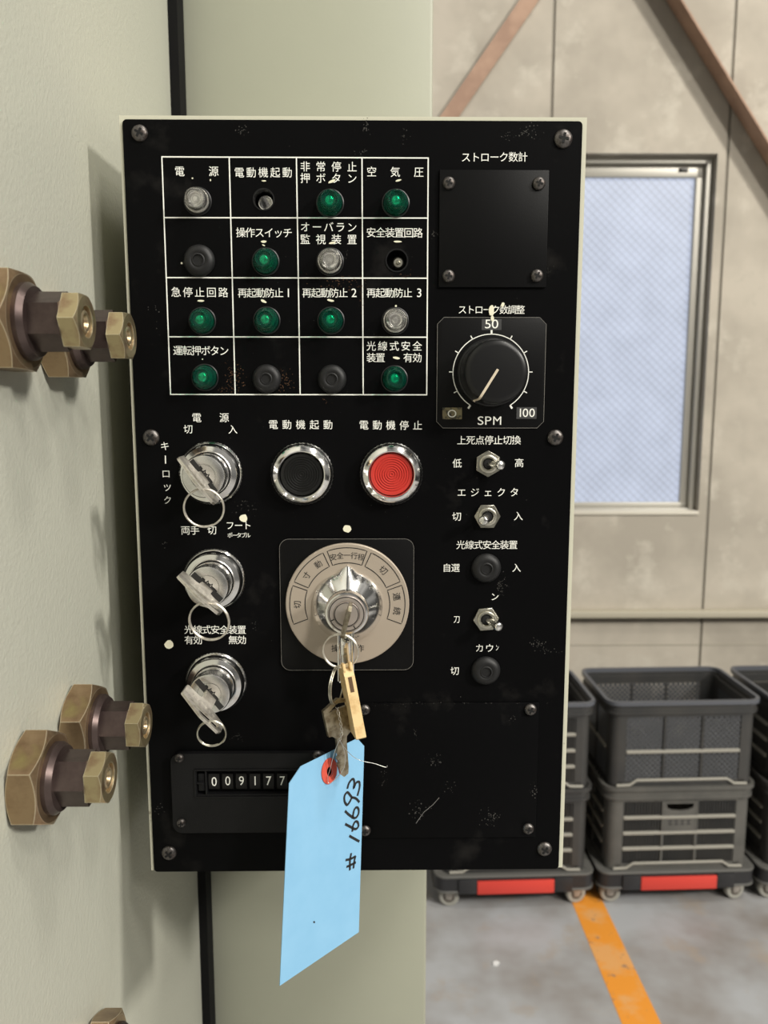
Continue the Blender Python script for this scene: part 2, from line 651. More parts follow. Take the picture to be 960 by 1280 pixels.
u_s1 = WALL.px(691, 90)[0]
u_s2 = WALL.px(915, 100)[0]
u_wr, z_wt = WALL.px(898, 192)
u_wr = WALL.px(886, 400)[0]
z_wb = WALL.px(800, 643)[1]
u_wl = u_s1 + 0.045
g = 0.005
bm = bmesh.new()
wall_box(bm, -1.6, u_s1 - g, -0.12, 0, 0, 4.3)
wall_box(bm, u_s1 + g, u_wl, -0.12, 0, 0, 4.3)
wall_box(bm, u_wr, u_s2 - g, -0.12, 0, 0, 4.3)
wall_box(bm, u_wl, u_wr, -0.12, 0, 0, z_wb)
wall_box(bm, u_wl, u_wr, -0.12, 0, z_wt, 4.3)
wall_box(bm, u_s2 + g, 3.8, -0.12, 0, 0, 4.3)
wall = struct(link('wall_back', finish(bm, 'wall_back', False), M_CONCRETE, None, WALL.o, (0, 0, WALL.yaw)))
bm = bmesh.new()
wall_box(bm, u_s1 - 0.02, u_s1 + 0.02, -0.10, -0.004, 0, 4.3)
wall_box(bm, u_s2 - 0.02, u_s2 + 0.02, -0.10, -0.004, 0, 4.3)
link('joint_filler', finish(bm, 'joint_filler', False), M_SEAM, wall)
zs = WALL.px(820, 806)[1]
bm = bmesh.new()
wall_box(bm, u_s1 + g, u_s2 - g, -0.001, 0.0012, zs - 0.002, zs + 0.002)
wall_box(bm, u_s2 + g, 1.6, -0.001, 0.0012, zs - 0.002, zs + 0.002)
link('joint_line', finish(bm, 'joint_line', False), mat('faint joint', (0.36, 0.33, 0.27), 0.9), wall)

# window_1: frame, sash, pane, sill
win = bpy.data.objects.new('window_1', None)
COL.objects.link(win)
win.location = WALL.world((u_wl + u_wr) / 2, 0, z_wb)
win.rotation_euler = (0, 0, WALL.yaw)
struct(win)
hw, hh = (u_wr - u_wl) / 2, z_wt - z_wb
bm = bmesh.new()
t1 = 0.022
for (a, b, c, d) in ((-hw, hw, hh - t1, hh), (-hw, hw, 0, t1 * 0.8), (-hw, -hw + t1, t1 * 0.8, hh - t1), (hw - t1, hw, t1 * 0.8, hh - t1)):
    add_box(bm, a, b, 0.030, 0.110, c, d, 0.002)
link('window_frame', finish(bm, 'window_frame'), M_ALU, win)
bm = bmesh.new()
t2 = 0.030
a0, a1, c0, c1 = -hw + t1, hw - t1, t1 * 0.8, hh - t1
for (a, b, c, d) in ((a0, a1, c1 - t2 * 1.3, c1), (a0, a1, c0, c0 + t2 * 0.6), (a0, a0 + t2, c0 + t2 * 0.6, c1 - t2 * 1.3),
                     (a1 - t2 * 0.85, a1, c0 + t2 * 0.6, c1 - t2 * 1.3)):
    add_box(bm, a, b, 0.050, 0.085, c, d, 0.003)
sash = link('window_sash', finish(bm, 'window_sash'), M_ALU, win)
bm = bmesh.new()
add_box(bm, a0 + t2 * 0.9, a1 - t2 * 0.75, 0.066, 0.072, c0 + t2 * 0.5, c1 - t2 * 1.2)
link('window_pane', finish(bm, 'window_pane', False), M_GLASS, win)
bm = bmesh.new()
add_box(bm, a1 - 0.085, a1 - 0.055, 0.044, 0.052, c1 - 0.022, c1 - 0.010, 0.002)
link('window_latch', finish(bm, 'window_latch'), M_DARKMETAL, sash)
bm = bmesh.new()
add_box(bm, -hw, hw, -0.006, 0.030, -0.001, 0.012, 0.002)
link('window_sill', finish(bm, 'window_sill'), mat('sill', (0.58, 0.54, 0.46), 0.5), win)

# ledge along the wall
zl = WALL.px(820, 765)[1]
bm = bmesh.new()
wall_box(bm, -1.5, 3.7, 0.0, 0.040, zl - 0.012, zl + 0.012, 0.003)
struct(link('trim_1', finish(bm, 'trim_1'), M_LEDGE, None, WALL.o, (0, 0, WALL.yaw)))

# floor
bm = bmesh.new()
add_box(bm, -1.7, 4.2, -6.0, 2.95, -0.08, 0)
struct(link('floor', finish(bm, 'floor', False), M_FLOOR))
# painted line
P = [floor_px(*p) for p in ((777, 1279), (715, 1128), (754, 1128), (826, 1279))]
d1 = (P[1] - P[0]).normalized()
d2 = (P[2] - P[3]).normalized()
quad = [P[0] - d1 * 0.9, P[1] + d1 * 0.75, P[2] + d2 * 0.75, P[3] - d2 * 0.9]
bm = bmesh.new()
a = [bm.verts.new((p.x, p.y, 0.0)) for p in quad]
b = [bm.verts.new((p.x, p.y, 0.0009)) for p in quad]
bm.faces.new(a)
bm.faces.new(b)
for i in range(4):
    bm.faces.new((a[i], a[(i + 1) % 4], b[(i + 1) % 4], b[i]))
struct(link('trim_2', finish(bm, 'trim_2', False), M_ORANGE))

# paper fleck on the floor
p = floor_px(620, 1205)
bm = bmesh.new()
add_prism(bm, [(-0.009, -0.007), (0.002, -0.009), (0.010, 0.004), (0.003, 0.010), (-0.007, 0.006)], 0, 0.003)
me = finish(bm, 'paper_scrap', False)
me.transform(Matrix.Rotation(-math.pi / 2, 4, 'X'))
o = tag(link('paper_scrap', me, mat('paper', (0.75, 0.75, 0.75), 0.7), None, (p.x, p.y, 0.0001)),
        'tiny white paper scrap lying on the grey floor left of the orange line', 'scrap')


# diagonal wall braces (steel angles)
def brace(pa, pb, w, d, lean, label):
    A, B = WALL.wpx(pa[0], pa[1], 0.012), WALL.wpx(pb[0], pb[1], 0.012)
    ax = (B - A)
    ln = ax.length
    ax.normalize()
    n = WALL.N
    s = ax.cross(n).normalized()
    if s.x < 0:
        s = -s
    bm = bmesh.new()
    # L section: flat flange against the wall, second flange standing out
    t = 0.006
    sec = [(-w / 2, 0), (w / 2, 0), (w / 2, d), (w / 2 - t, d), (w / 2 - t, t), (-w / 2, t)]
    if lean < 0:
        sec = [(-x, y) for x, y in sec]
    ra = [bm.verts.new(s * x + n * y) for x, y in sec]
    rb = [bm.verts.new(s * x + n * y + ax * ln) for x, y in sec]
    bm.faces.new(ra)
    bm.faces.new(rb)
    for i in range(6):
        j = (i + 1) % 6
        bm.faces.new((ra[i], ra[j], rb[j], rb[i]))
    o = link('steel_brace', finish(bm, 'steel_brace', False), M_RUST, None, A)
    return tag(o, label, 'brace')


def ext(a, b, t):
    return (a[0] + (b[0] - a[0]) * t, a[1] + (b[1] - a[1]) * t)


la, lb = (566, 140), (662, 0)
brace(ext(la, lb, -3.5), ext(la, lb, 1.6), 0.050, 0.008, 1, 'rust brown flat steel brace slanting up to the right, left of the window')
ra_, rb_ = (840, 0), (960, 196)
brace(ext(ra_, rb_, 3.4), ext(ra_, rb_, -0.55), 0.032, 0.070, -1, 'rust brown steel angle brace slanting down to the right, beside the window top')


# ================================================================== crates on dollies
CYAW = math.radians(2.4)
cw, cd, ch_ = 0.475, 0.315, 0.270


def add_lattice(bm, x0, x1, z0, z1, y, t, pitch, w, both=True):
    """crossing diagonal bars clipped to a rectangle, as thin strips in the plane y"""
    def seg(c, sgn):
        # line z = sgn*x + c clipped
        pts = []
        for x in (x0, x1):
            z = sgn * x + c
            if z0 - 1e-9 <= z <= z1 + 1e-9:
                pts.append((x, z))
        for z in (z0, z1):
            x = (z - c) * sgn
            if x0 < x < x1:
                pts.append((x, z))
        if len(pts) < 2:
            return
        pts.sort()
        (xa, za), (xb, zb) = pts[0], pts[-1]
        if math.hypot(xb - xa, zb - za) < w:
            return
        nx, nz_ = -sgn * w / 2 / math.sqrt(2), w / 2 / math.sqrt(2)
        q = [(xa + nx, za + nz_), (xb + nx, zb + nz_), (xb - nx, zb - nz_), (xa - nx, za - nz_)]
        fa = [bm.verts.new((x, y - t / 2, z)) for x, z in q]
        fb = [bm.verts.new((x, y + t / 2, z)) for x, z in q]
        bm.faces.new(fa)
        bm.faces.new(fb)
        for i in range(4):
            bm.faces.new((fa[i], fa[(i + 1) % 4], fb[(i + 1) % 4], fb[i]))
    for sgn in ((1, -1) if both else (1,)):
        lo = min(z0 - sgn * x0, z0 - sgn * x1, z1 - sgn * x0, z1 - sgn * x1)
        hi = max(z0 - sgn * x0, z0 - sgn * x1, z1 - sgn * x0, z1 - sgn * x1)
        c = lo + pitch / 2
        while c < hi:
            seg(c, sgn)
            c += pitch


def ring_prism(bm, W, D, z0, z1, t, r):
    """rounded rectangular ring"""
    def loop(w, d, rr, z):
        return [bm.verts.new((x, y, z)) for x, y in rounded(-w / 2, w / 2, -d / 2, d / 2, rr, 5)]
    o0, o1 = loop(W, D, r, z0), loop(W, D, r, z1)
    i0, i1 = loop(W - 2 * t, D - 2 * t, max(r - t, 0.003), z0), loop(W - 2 * t, D - 2 * t, max(r - t, 0.003), z1)
    n = len(o0)
    for k in range(n):
        j = (k + 1) % n
        bm.faces.new((o0[k], o0[j], o1[j], o1[k]))
        bm.faces.new((i0[j], i0[k], i1[k], i1[j]))
        bm.faces.new((o1[k], o1[j], i1[j], i1[k]))
        bm.faces.new((o0[j], o0[k], i0[k], i0[j]))


def crate_meshes(style):
    """meshes of one crate, origin at the middle of its base"""
    W, D, Hh = cw * 0.93, cd * 0.93, ch_
    bm = bmesh.new()
    pw = 0.046                       # corner post width
    rc = 0.026
    for sx in (-1, 1):
        for sy in (-1, 1):
            def path(ins_):
                r_ = rc - ins_
                pts = [(W / 2 - pw, D / 2 - ins_)]
                for q_ in range(7):
                    a_ = math.pi / 2 * (1 - q_ / 6)
                    pts.append((W / 2 - rc + r_ * math.cos(a_), D / 2 - rc + r_ * math.sin(a_)))
                pts.append((W / 2 - ins_, D / 2 - pw))
                return [(sx * x, sy * y) for x, y in pts]
            po, pi_ = path(0.0), path(0.006)
            z0_, z1_ = 0.004, Hh - 0.02
            lo = [bm.verts.new((x, y, z0_)) for x, y in po + pi_[::-1]]
            hi = [bm.verts.new((x, y, z1_)) for x, y in po + pi_[::-1]]
            n_ = len(lo)
            bm.faces.new(lo)
            bm.faces.new(hi)
            for q_ in range(n_):
                r2 = (q_ + 1) % n_
                bm.faces.new((lo[q_], lo[r2], hi[r2], hi[q_]))
    # bottom band and floor
    ring_prism(bm, W, D, 0.0, 0.016, 0.012, 0.026)
    add_box(bm, -W / 2 + 0.01, W / 2 - 0.01, -D / 2 + 0.01, D / 2 - 0.01, 0.002, 0.008)
    # top inner band
    ring_prism(bm, W + 0.002, D + 0.002, Hh - 0.050, Hh - 0.024, 0.008, 0.027)
    ring_prism(bm, cw - 0.014, cd - 0.014, Hh - 0.034, Hh - 0.012, 0.008, 0.036)
    ring_prism(bm, cw - 0.008, cd - 0.008, Hh - 0.041, Hh - 0.033, 0.014, 0.038)
    zb, zt = 0.016, Hh - 0.052
    ins = W / 2 - pw
    rib = 0.010
    if style == 'mesh':
        xr = [-ins / 3, ins / 3]
    else:
        xr = [-ins * 0.30, ins * 0.30]
    for x in xr:
        for sy in (-1, 1):
            add_box(bm, x - 0.004, x + 0.004, *sorted((sy * (D / 2 + 0.002), sy * (D / 2 - 0.008))), zb, zt, 0.001, 1)
    for sx in (-1, 1):
        add_box(bm, *sorted((sx * (W / 2 + 0.002), sx * (W / 2 - 0.008))), -0.004, 0.004, zb, zt, 0.001, 1)
    body = finish(bm, 'crate_body')
    bm = bmesh.new()
    # ribs
    rib = 0.010
    if style == 'mesh':
        zr = [zb + (zt - zb) * 0.46]
        xr = [-ins / 3, ins / 3]
    else:
        zr = [zb + (zt - zb) * k for k in (0.25, 0.50, 0.75)]
        xr = [-ins * 0.30, ins * 0.30]
    for z in zr:
        for sy in (-1, 1):
            add_box(bm, -ins, ins, *sorted((sy * (D / 2 + 0.004), sy * (D / 2 - 0.008))), z - rib / 2, z + rib / 2, 0.002, 1)
        for sx in (-1, 1):
            add_box(bm, *sorted((sx * (W / 2 + 0.004), sx * (W / 2 - 0.008))), -D / 2 + pw, D / 2 - pw, z - rib / 2, z + rib / 2, 0.002, 1)
    for sy in (-1, 1):
        yy = D / 2 + 0.003
        add_tube(bm, [(-W / 2 + 0.02, sy * yy, 0.004), (-ins * 0.92, sy * yy, 0.005), (-ins * 0.80, sy * yy, 0.020), (ins * 0.80, sy * yy, 0.020), (ins * 0.92, sy * yy, 0.005),
                      (W / 2 - 0.02, sy * yy, 0.004)], 0.0045, 8)
    ribs = finish(bm, 'rib_frame')
    # rim
    bm = bmesh.new()
    ring_prism(bm, cw, cd, Hh - 0.012, Hh, 0.011, 0.040)
    bmesh.ops.remove_doubles(bm, verts=bm.verts, dist=1e-6)
    rim = finish(bm, 'rim', ang=50)
    # side panels: infill on each side
    sides = []
    for i in range(4):
        bm = bmesh.new()
        half = ins if i % 2 == 0 else D / 2 - pw
        off = (D if i % 2 == 0 else W) / 2 - 0.004
        if style == 'mesh':
            add_lattice(bm, -half, half, zb, zt, -off, 0.003, 0.0165, 0.0060)
        else:
            n = int(2 * half / 0.0088)
            for k in range(n):
                x = -half + (k + 0.5) * 2 * half / n
                add_box(bm, x - 0.0022, x + 0.0022, -off - 0.001, -off + 0.007, zb, zt if i != 0 or abs(x) > ins * 0.30 else zr[1])
        me = finish(bm, 'side_panel', False)
        me.transform(Matrix.Rotation(math.pi / 2 * i, 4, 'Z'))
        sides.append(me)
    plate = None
    if style == 'slat':
        x = ins * 0.30
        z0, z1 = zr[1] + 0.005, zt
        outer = [(-x + .004, z0), (x - .004, z0), (x - .004, z1), (-x + .004, z1)]
        hole = [(-x * .80, z1 - 0.006), (x * .80, z1 - 0.006), (x * .78, z1 - 0.020), (x * .5, z1 - 0.0275), (0, z1 - 0.030),
                (-x * .5, z1 - 0.0275), (-x * .78, z1 - 0.020)]
        plate = holed_plate('handle_plate', outer, [hole], D / 2 - 0.004, D / 2 + 0.002)
        bm = bmesh.new()
        for k in range(4):
            cx = -x * .55 + k * x * .36
            zc = z0 + (z1 - z0) * 0.30
            hq = D / 2 + 0.0022
            add_ribbon(bm, [(cx - .007, zc + .006), (cx + .007, zc + .006)], 0.003, hq)
            add_ribbon(bm, [(cx, zc + .008), (cx, zc - .008)], 0.003, hq)
            add_ribbon(bm, [(cx - .006, zc - .006), (cx + .007, zc - .006)], 0.003, hq)
        mark = finish(bm, 'worn_mark', False)
        return body, rim, sides, plate, mark, ribs
    return body, rim, sides, None, None, ribs


CR = {'mesh': crate_meshes('mesh'), 'slat': crate_meshes('slat')}


def crate(style, loc, label, m_body, low=False):
    body, rim, sides, plate, mark, ribs = CR[style]
    root = empty('stacking_crate', loc, CYAW, label, 'crate', 'plastic crates stacked by the wall')

    def part(name, me, m, par):
        o = bpy.data.objects.new(name, me)
        COL.objects.link(o)
        if not me.materials:
            me.materials.append(m)
        o.material_slots[0].link = 'OBJECT'
        o.material_slots[0].material = m
        o.parent = par
        return o
    part('crate_body', body, m_body, root)
    part('rim', rim, m_body if low else M_RIMSHEEN, root)
    part('rib_frame', ribs, M_DUSTRIB, root)
    for s in sides:
        part('side_panel', s, M_CRATEIN if style == 'mesh' else M_CRATE, root)
    if plate:
        q = part('handle_plate', plate, m_body, root)
        part('worn_mark', mark, M_DOLLY, q)
    return root


def wheel_meshes():
    r = 0.031
    bm = bmesh.new()
    add_lathe(bm, [(0.0, -0.010), (0.016, -0.010), (0.018, -0.012), (r - 0.004, -0.012), (r, -0.008), (r, 0.008), (r - 0.004, 0.012),
                   (0.018, 0.012), (0.016, 0.010), (0.0, 0.010)], 28)
    w = finish(bm, 'wheel')
    bm = bmesh.new()
    add_lathe(bm, [(0.0, -0.0128), (0.0165, -0.0128), (0.0165, 0.0128), (0.0, 0.0128)], 24)
    hub = finish(bm, 'hub')
    bm = bmesh.new()
    for sy in (-1, 1):
        add_prism(bm, [(-0.008, -0.006), (0.008, -0.006), (0.022, 0.036), (-0.016, 0.036)], sy * 0.0145 - 0.001, sy * 0.0145 + 0.001)
    add_box(bm, -0.018, 0.024, -0.016, 0.016, 0.033, 0.037)
    add_lathe(bm, [(0.005, -0.017), (0.005, 0.017)], 12)
    f = finish(bm, 'fork')
    return w, f, hub


WHEEL, FORK, HUB = wheel_meshes()


def dolly_meshes():
    W, D = 0.495, 0.33
    bm = bmesh.new()
    ring_prism(bm, W - 0.006, D - 0.006, 0.070, 0.114, 0.05, 0.03)
    for x in (-0.1, 0.1):
        add_box(bm, x - 0.02, x + 0.02, -D / 2 + 0.02, D / 2 - 0.02, 0.075, 0.095)
    deck = finish(bm, 'deck', ang=45)
    bm = bmesh.new()
    ring_prism(bm, W, D, 0.1135, 0.1205, 0.045, 0.035)
    bmesh.ops.bevel(bm, geom=list(bm.edges), offset=0.0015, segments=1, affect='EDGES')
    corner = finish(bm, 'edge_lip')
    bm = bmesh.new()
    add_box(bm, -0.0285, 0.0285, -0.007, 0.007, 0.064, 0.112, 0.003)
    clamp = finish(bm, 'end_clamp')
    bm = bmesh.new()
    add_box(bm, -0.118, 0.118, -D / 2 - 0.006, -D / 2 + 0.002, 0.064, 0.106, 0.002)
    red = finish(bm, 'red_plate')
    return deck, corner, clamp, red


DECK = dolly_meshes()


def dolly(loc, label):
    root = empty('crate_dolly', loc, CYAW, label, 'dolly', 'crate dollies by the wall')
    for name, me, m in (('deck', DECK[0], M_DOLLY), ('red_plate', DECK[3], M_REDPLATE)):
        o = link(name, me, m, root)
    link('edge_lip', DECK[1], M_DOLLYG, root)
    link('edge_lip', DECK[1], M_DOLLYG, root, (0, 0, -0.048))
    for sx in (-1, 1):
        link('end_clamp', DECK[2], M_DOLLY, root, (sx * 0.1465, -0.162, 0))
        for sy in (-1, 1):
            f = link('caster', FORK, M_FORK, root, (sx * 0.198, sy * 0.118, 0.031), (0, 0, 0.15 * sx if sy < 0 else 0.4))
            link('wheel', WHEEL, M_WHEEL, f)
            link('hub', HUB, M_HUB, f)
    return root


base = floor_px(839.5, 1124)
ax = Vector((math.cos(CYAW), math.sin(CYAW), 0))
ay = Vector((-math.sin(CYAW), math.cos(CYAW), 0))
C0 = Vector((base.x, base.y, 0)) + ay * (0.118 + 0.004)
PITCHX = 0.505
for i, who in ((-1, 'left'), (0, 'mid'), (1, 'right')):
    c = C0 + ax * (PITCHX * i)
    dolly(c, {'left': 'black dolly with red front plate, partly hidden under the control box',
              'mid': 'black dolly with red front plate carrying the fully visible crate stack',
              'right': 'black dolly cut off by the right edge of the photo'}[who])
    z1, z2 = 0.1215, 0.1215 + ch_ + 0.0005
    crate('slat', c + Vector((0, 0, z1)),
          {'left': 'lower grey slatted crate on the dolly next to the control box edge',
           'mid': 'dusty grey slatted crate with handle slot, bottom of the middle stack',
           'right': 'lower grey crate of the stack cut off by the right edge'}[who], M_CRATELOW if who == 'mid' else M_CRATE, True)
    crate('mesh' if who == 'mid' else 'slat', c + Vector((0, 0, z2)),
          {'left': 'upper dark grey ribbed crate right beside the control box edge',
           'mid': 'open dark grey crate with fine mesh sides, top of the middle stack',
           'right': 'upper dark crate of the stack cut off by the right edge'}[who], M_CRATE)

# ================================================================== press machine
press = empty('press_machine', (-0.2, 0.72, 0), 0, 'grey green painted steel press with big side bolts, left of the control box', 'machine')
PX0 = Vector((-0.2, 0.72, 0))
bm = bmesh.new()
add_box(bm, -0.06, 0.02, -1.3, 0.0, 0.0, 2.6, 0.004, 3)
link('side_frame', finish(bm, 'side_frame'), M_WALLPAINT, press)
bm = bmesh.new()
add_box(bm, -0.06, 0.0275, -0.002, 0.30, 0.0, 2.6)
link('gap_shade_fill', finish(bm, 'gap_shade_fill'), M_GAPSHADE, press)  # added black block standing in for the dark, shaded gap by the column
bm = bmesh.new()
add_box(bm, 0.0255, 0.2425, 0.02, 0.32, 0.0, 2.6, 0.003, 2)
link('column', finish(bm, 'column'), M_COLPAINT, press)


def hexpoly(af, flat_top=True):
    r = af / math.sqrt(3)
    return [(r * math.cos(math.radians(60 * k)), r * math.sin(math.radians(60 * k))) for k in range(6)]


def hex_mesh(name, af, x0, x1, ch0, ch1, bore=None, bore_d=0.0, rot=0.0):
    """hexagonal nut along +x with turned (conical) chamfers on both ends; vertices towards +-y"""
    bm = bmesh.new()
    n = 96
    ap = af / 2

    def rad(a):
        k = (a % (math.pi / 3)) - math.pi / 6
        return ap / math.cos(k)
    R = af / math.sqrt(3)
    rings = []

    def ring(f):
        rs = []
        for k in range(n):
            a = 2 * math.pi * k / n
            r, x = f(a)
            rs.append(bm.verts.new((x, r * math.cos(a + rot), r * math.sin(a + rot))))
        return rs
    tan = 0.55
    rr0 = ap * 0.97
    if ch0:
        rings.append(ring(lambda a: (rr0, x0)))
        rings.append(ring(lambda a: (rad(a), x0 + (rad(a) - rr0) * tan)))
    else:
        rings.append(ring(lambda a: (rad(a), x0)))
    if ch1:
        rings.append(ring(lambda a: (rad(a), x1 - (rad(a) - rr0) * tan)))
        rings.append(ring(lambda a: (rr0, x1)))
    else:
        rings.append(ring(lambda a: (rad(a), x1)))
    if bore:
        rings.append(ring(lambda a: (bore, x1)))
        rings.append(ring(lambda a: (bore * 0.93, x1 - bore_d)))
    for A, B in zip(rings, rings[1:]):
        for k in range(n):
            j = (k + 1) % n
            bm.faces.new((A[k], A[j], B[j], B[k]))
    bm.faces.new(rings[0])
    bm.faces.new(rings[-1])
    return finish(bm, name, ang=24)


B_NUT = hex_mesh('lock_nut', 0.0440, 0, 0.0150, True, True)
B_SLV = hex_mesh('sleeve', 0.0238, 0.0190, 0.0340, False, False, rot=math.pi / 6)
B_CAP = hex_mesh('cap_nut', 0.0240, 0.0340, 0.0425, False, True, 0.0074, 0.0022)
bm = bmesh.new()
add_lathe(bm, [(0.0, 0.0150), (0.0178, 0.0150), (0.0178, 0.0172), (0.0160, 0.0198), (0.0, 0.0198)], 40)
add_lathe(bm, [(0.0, 0.0332), (0.0118, 0.0332), (0.0118, 0.0345), (0.0, 0.0345)], 32)
me_w = finish(bm, 'washer')
me_w.transform(Matrix(((0, -1, 0, 0), (1, 0, 0, 0), (0, 0, 1, 0), (0, 0, 0, 1))))
bm = bmesh.new()
add_lathe(bm, [(0.0, 0.0400), (0.0052, 0.0400), (0.0052, 0.0418), (0.0044, 0.0422), (0.0034, 0.0418), (0.0024, 0.0402), (0.0, 0.0402)], 24)
me_s = finish(bm, 'stud_tip')
me_s.transform(Matrix(((0, -1, 0, 0), (1, 0, 0, 0), (0, 0, 1, 0), (0, 0, 0, 1))))
for (by, bz, rx) in ((0.379, 0.0365, -0.04), (0.442, 0.0350, 0.02), (0.379, -0.1868, -0.50), (0.442, -0.1858, -0.46), (0.442, -0.3985, -0.4)):
    e = bpy.data.objects.new('adjusting_bolt', None)
    COL.objects.link(e)
    e.empty_display_size = 0.02
    e.parent = press
    e.location = Vector((-0.18, by, H + bz)) - PX0
    e.rotation_euler = (rx, 0, 0)
    link('lock_nut', B_NUT, M_NUT, e)
    link('sleeve', B_SLV, M_SLEEVE, e)
    link('washer', me_w, M_SLEEVE, e)
    link('cap_nut', B_CAP, M_CAP, e)
    link('stud_tip', me_s, M_CAP, e)

# ================================================================== control box
box = empty('control_box', PANEL.o, YAW,
            'black faced control box in a cream steel case with lamps, switches and dials', 'control panel')
p = PANEL.px
W2 = PW / 2
TH = 0.0016
DEP = 0.236
bm = bmesh.new()
add_box(bm, -W2, -W2 + TH, 0, DEP, 0, PH)
add_box(bm, W2 - TH, W2, 0, DEP, 0, PH)
add_box(bm, -W2 + TH, W2 - TH, 0, DEP, PH - TH, PH)
add_box(bm, -W2 + TH, W2 - TH, 0, DEP, 0, TH)
add_box(bm, -W2 + TH, W2 - TH, DEP - TH, DEP, TH, PH - TH)
# front return flange behind the plate
add_box(bm, -W2 + TH, -W2 + 0.012, 0.0, 0.0016, TH, PH - TH)
add_box(bm, W2 - 0.012, W2 - TH, 0.0, 0.0016, TH, PH - TH)
add_box(bm, -W2 + 0.012, W2 - 0.012, 0.0, 0.0016, PH - 0.012, PH - TH)
add_box(bm, -W2 + 0.012, W2 - 0.012, 0.0, 0.0016, TH, 0.012)
link('case', finish(bm, 'case', False), M_CREAM, box, label='cream painted steel case')

HP = 0.0012                        # plate front face height
tl, tr, br, bl = p(152, 148.5, HP), p(727, 152, HP), p(699.5, 1083.5, HP), p(193, 1085, HP)
pl_x0, pl_x1 = (tl[0] + bl[0]) / 2, (tr[0] + br[0]) / 2
pl_z0, pl_z1 = (bl[1] + br[1]) / 2, (tl[1] + tr[1]) / 2
pl_z0 = -0.0004
outer = rounded(pl_x0, pl_x1, pl_z0, pl_z1, 0.0025, 5)
sock1, sock2 = p(330, 250), p(496, 326)
plate = link('front_plate', holed_plate('front_plate', outer, [circle(*sock1, 0.0058), circle(*sock2, 0.0062)], 0.0, HP), M_PLATE, box)

# printed grid
bm = bmesh.new()
HL = HP + 0.00012


def pp(x, y):
    return p(x, y, HL)


def line(bm, a, b, w=0.00072, h=HL):
    add_ribbon(bm, [p(*a, h), p(*b, h)], w, h)


hl = [((202, 196), (535.5, 197.5)), ((204.5, 272), (535.5, 272.6)), ((207, 347), (534.5, 347.8)), ((210, 421), (534, 421.5)),
      ((213, 493), (533.5, 493.5))]
for a_, b_ in hl:
    line(bm, a_, b_)
HLV = HL + 0.00003
for a_, b_ in (((202.3, 195.5), (213.2, 493.5)), ((286.5, 196.3), (294, 493.2)), ((370.5, 196.8), (375.2, 493.2)), ((452.5, 197), (454, 493.2)),
               ((535.3, 197), (533.4, 494))):
    line(bm, a_, b_, h=HLV)
link('grid_lines', finish(bm, 'grid_lines', False), M_WHITE, plate, label='white printed grid around the lamps')

CAPS = [
    [('電', 224.5, 214, 224.5, 214, 13), ('源', 267, 214, 267, 214, 13)],
    [('電動機起動', 299, 215.5, 359, 215.5, 13)],
    [('非常停止', 381.5, 208, 440, 208.5, 13), ('押ボタン', 381.5, 222.5, 440, 223, 13)],
    [('空気圧', 464.5, 214.5, 523.5, 215, 13)],
    [('操作スイッチ', 301, 290.5, 359.5, 291, 12.8)],
    [('オーバラン', 381.5, 283.5, 440, 284, 13), ('監視装置', 381.5, 299, 440, 299.3, 13)],
    [('安全装置回路', 464, 290.5, 522.5, 291, 12.8)],
    [('急停止回路', 220, 365, 279, 365.5, 13)],
    [('再起動防止', 303, 366, 348.5, 366, 12.4), ('1', 360.5, 366, 360.5, 366, 15)],
    [('再起動防止', 383.5, 366, 429, 366, 12.4), ('2', 442.5, 366, 442.5, 366, 15)],
    [('再起動防止', 464, 366, 509.5, 366, 12.4), ('3', 524, 366, 524, 366, 15)],
    [('運転押ボタン', 222.5, 438, 280, 438.5, 12.8)],
    [('光線式安全', 464, 432.5, 521.5, 432.5, 12.6), ('装置', 464, 447, 475.5, 447, 12.4), ('有効', 510, 447, 521.5, 447, 12.4)],
    [('ストローク数計', 582.5, 196.5, 653.5, 196, 12.6)],
    [('ストローク数調整', 578, 387, 650.5, 387, 11.6)],
    [('上死点停止切換', 577, 550.3, 645.5, 550, 12)],
    [('低', 571.5, 579, 571.5, 579, 12)],
    [('高', 649, 578.5, 649, 578.5, 12)],
    [('エジェクタ', 577, 615.5, 643, 615.2, 12)],
    [('切', 571, 645.5, 571, 645.5, 12)],
    [('入', 648, 645, 648, 645, 12)],
    [('光線式安全装置', 576, 681, 641.5, 681, 11.8)],
    [('自選', 558.6, 709.7, 569.3, 709.7, 11.5)],
    [('入', 645.7, 709.7, 645.7, 709.7, 11.5)],
    [('ン', 618.5, 745.8, 618.5, 745.8, 11)],
    [('刀', 571, 774, 571, 774, 10.5, 0.8)],
    [('カウ', 599.5, 810, 612, 810, 11.5), ('ン', 621.5, 809.5, 621.5, 809.5, 9, 0.5)],
    [('切', 568.5, 838.5, 568.5, 838.5, 11.5)],
    [('電', 245.8, 522, 245.8, 522, 12.5), ('源', 280.2, 522, 280.2, 522, 12.5)],
    [('切', 235.2, 536.3, 235.2, 536.3, 12)],
    [('入', 291, 536.6, 291, 536.6, 12)],
    [('両手', 231.8, 662.8, 243.5, 662.8, 12.2)],
    [('切', 265, 662.6, 265, 662.6, 12)],
    [('フート', 287.5, 656.7, 309, 656.7, 11.5), ('ポータブル', 287.5, 669, 310, 669, 7)],
    [('光線式安全装置', 236, 787, 302, 787.2, 12)],
    [('有効', 236.2, 800, 247.2, 800, 12)],
    [('無効', 291.2, 799.8, 302.2, 799.8, 12)],
    [('電動機起動', 341.5, 530.6, 410, 530.8, 12.4)],
    [('電動機停止', 454.8, 531.2, 522, 531.6, 12.4)],
    [('キ', 206, 557.5, 206, 557.5, 12), ('ロ', 207.5, 592, 207.5, 592, 12), ('ッ', 209, 608, 209, 608, 13), ('ク', 209.5, 625, 209.5, 625, 11)],
]
for c in CAPS:
    caption(plate, c, HL)
bm = bmesh.new()
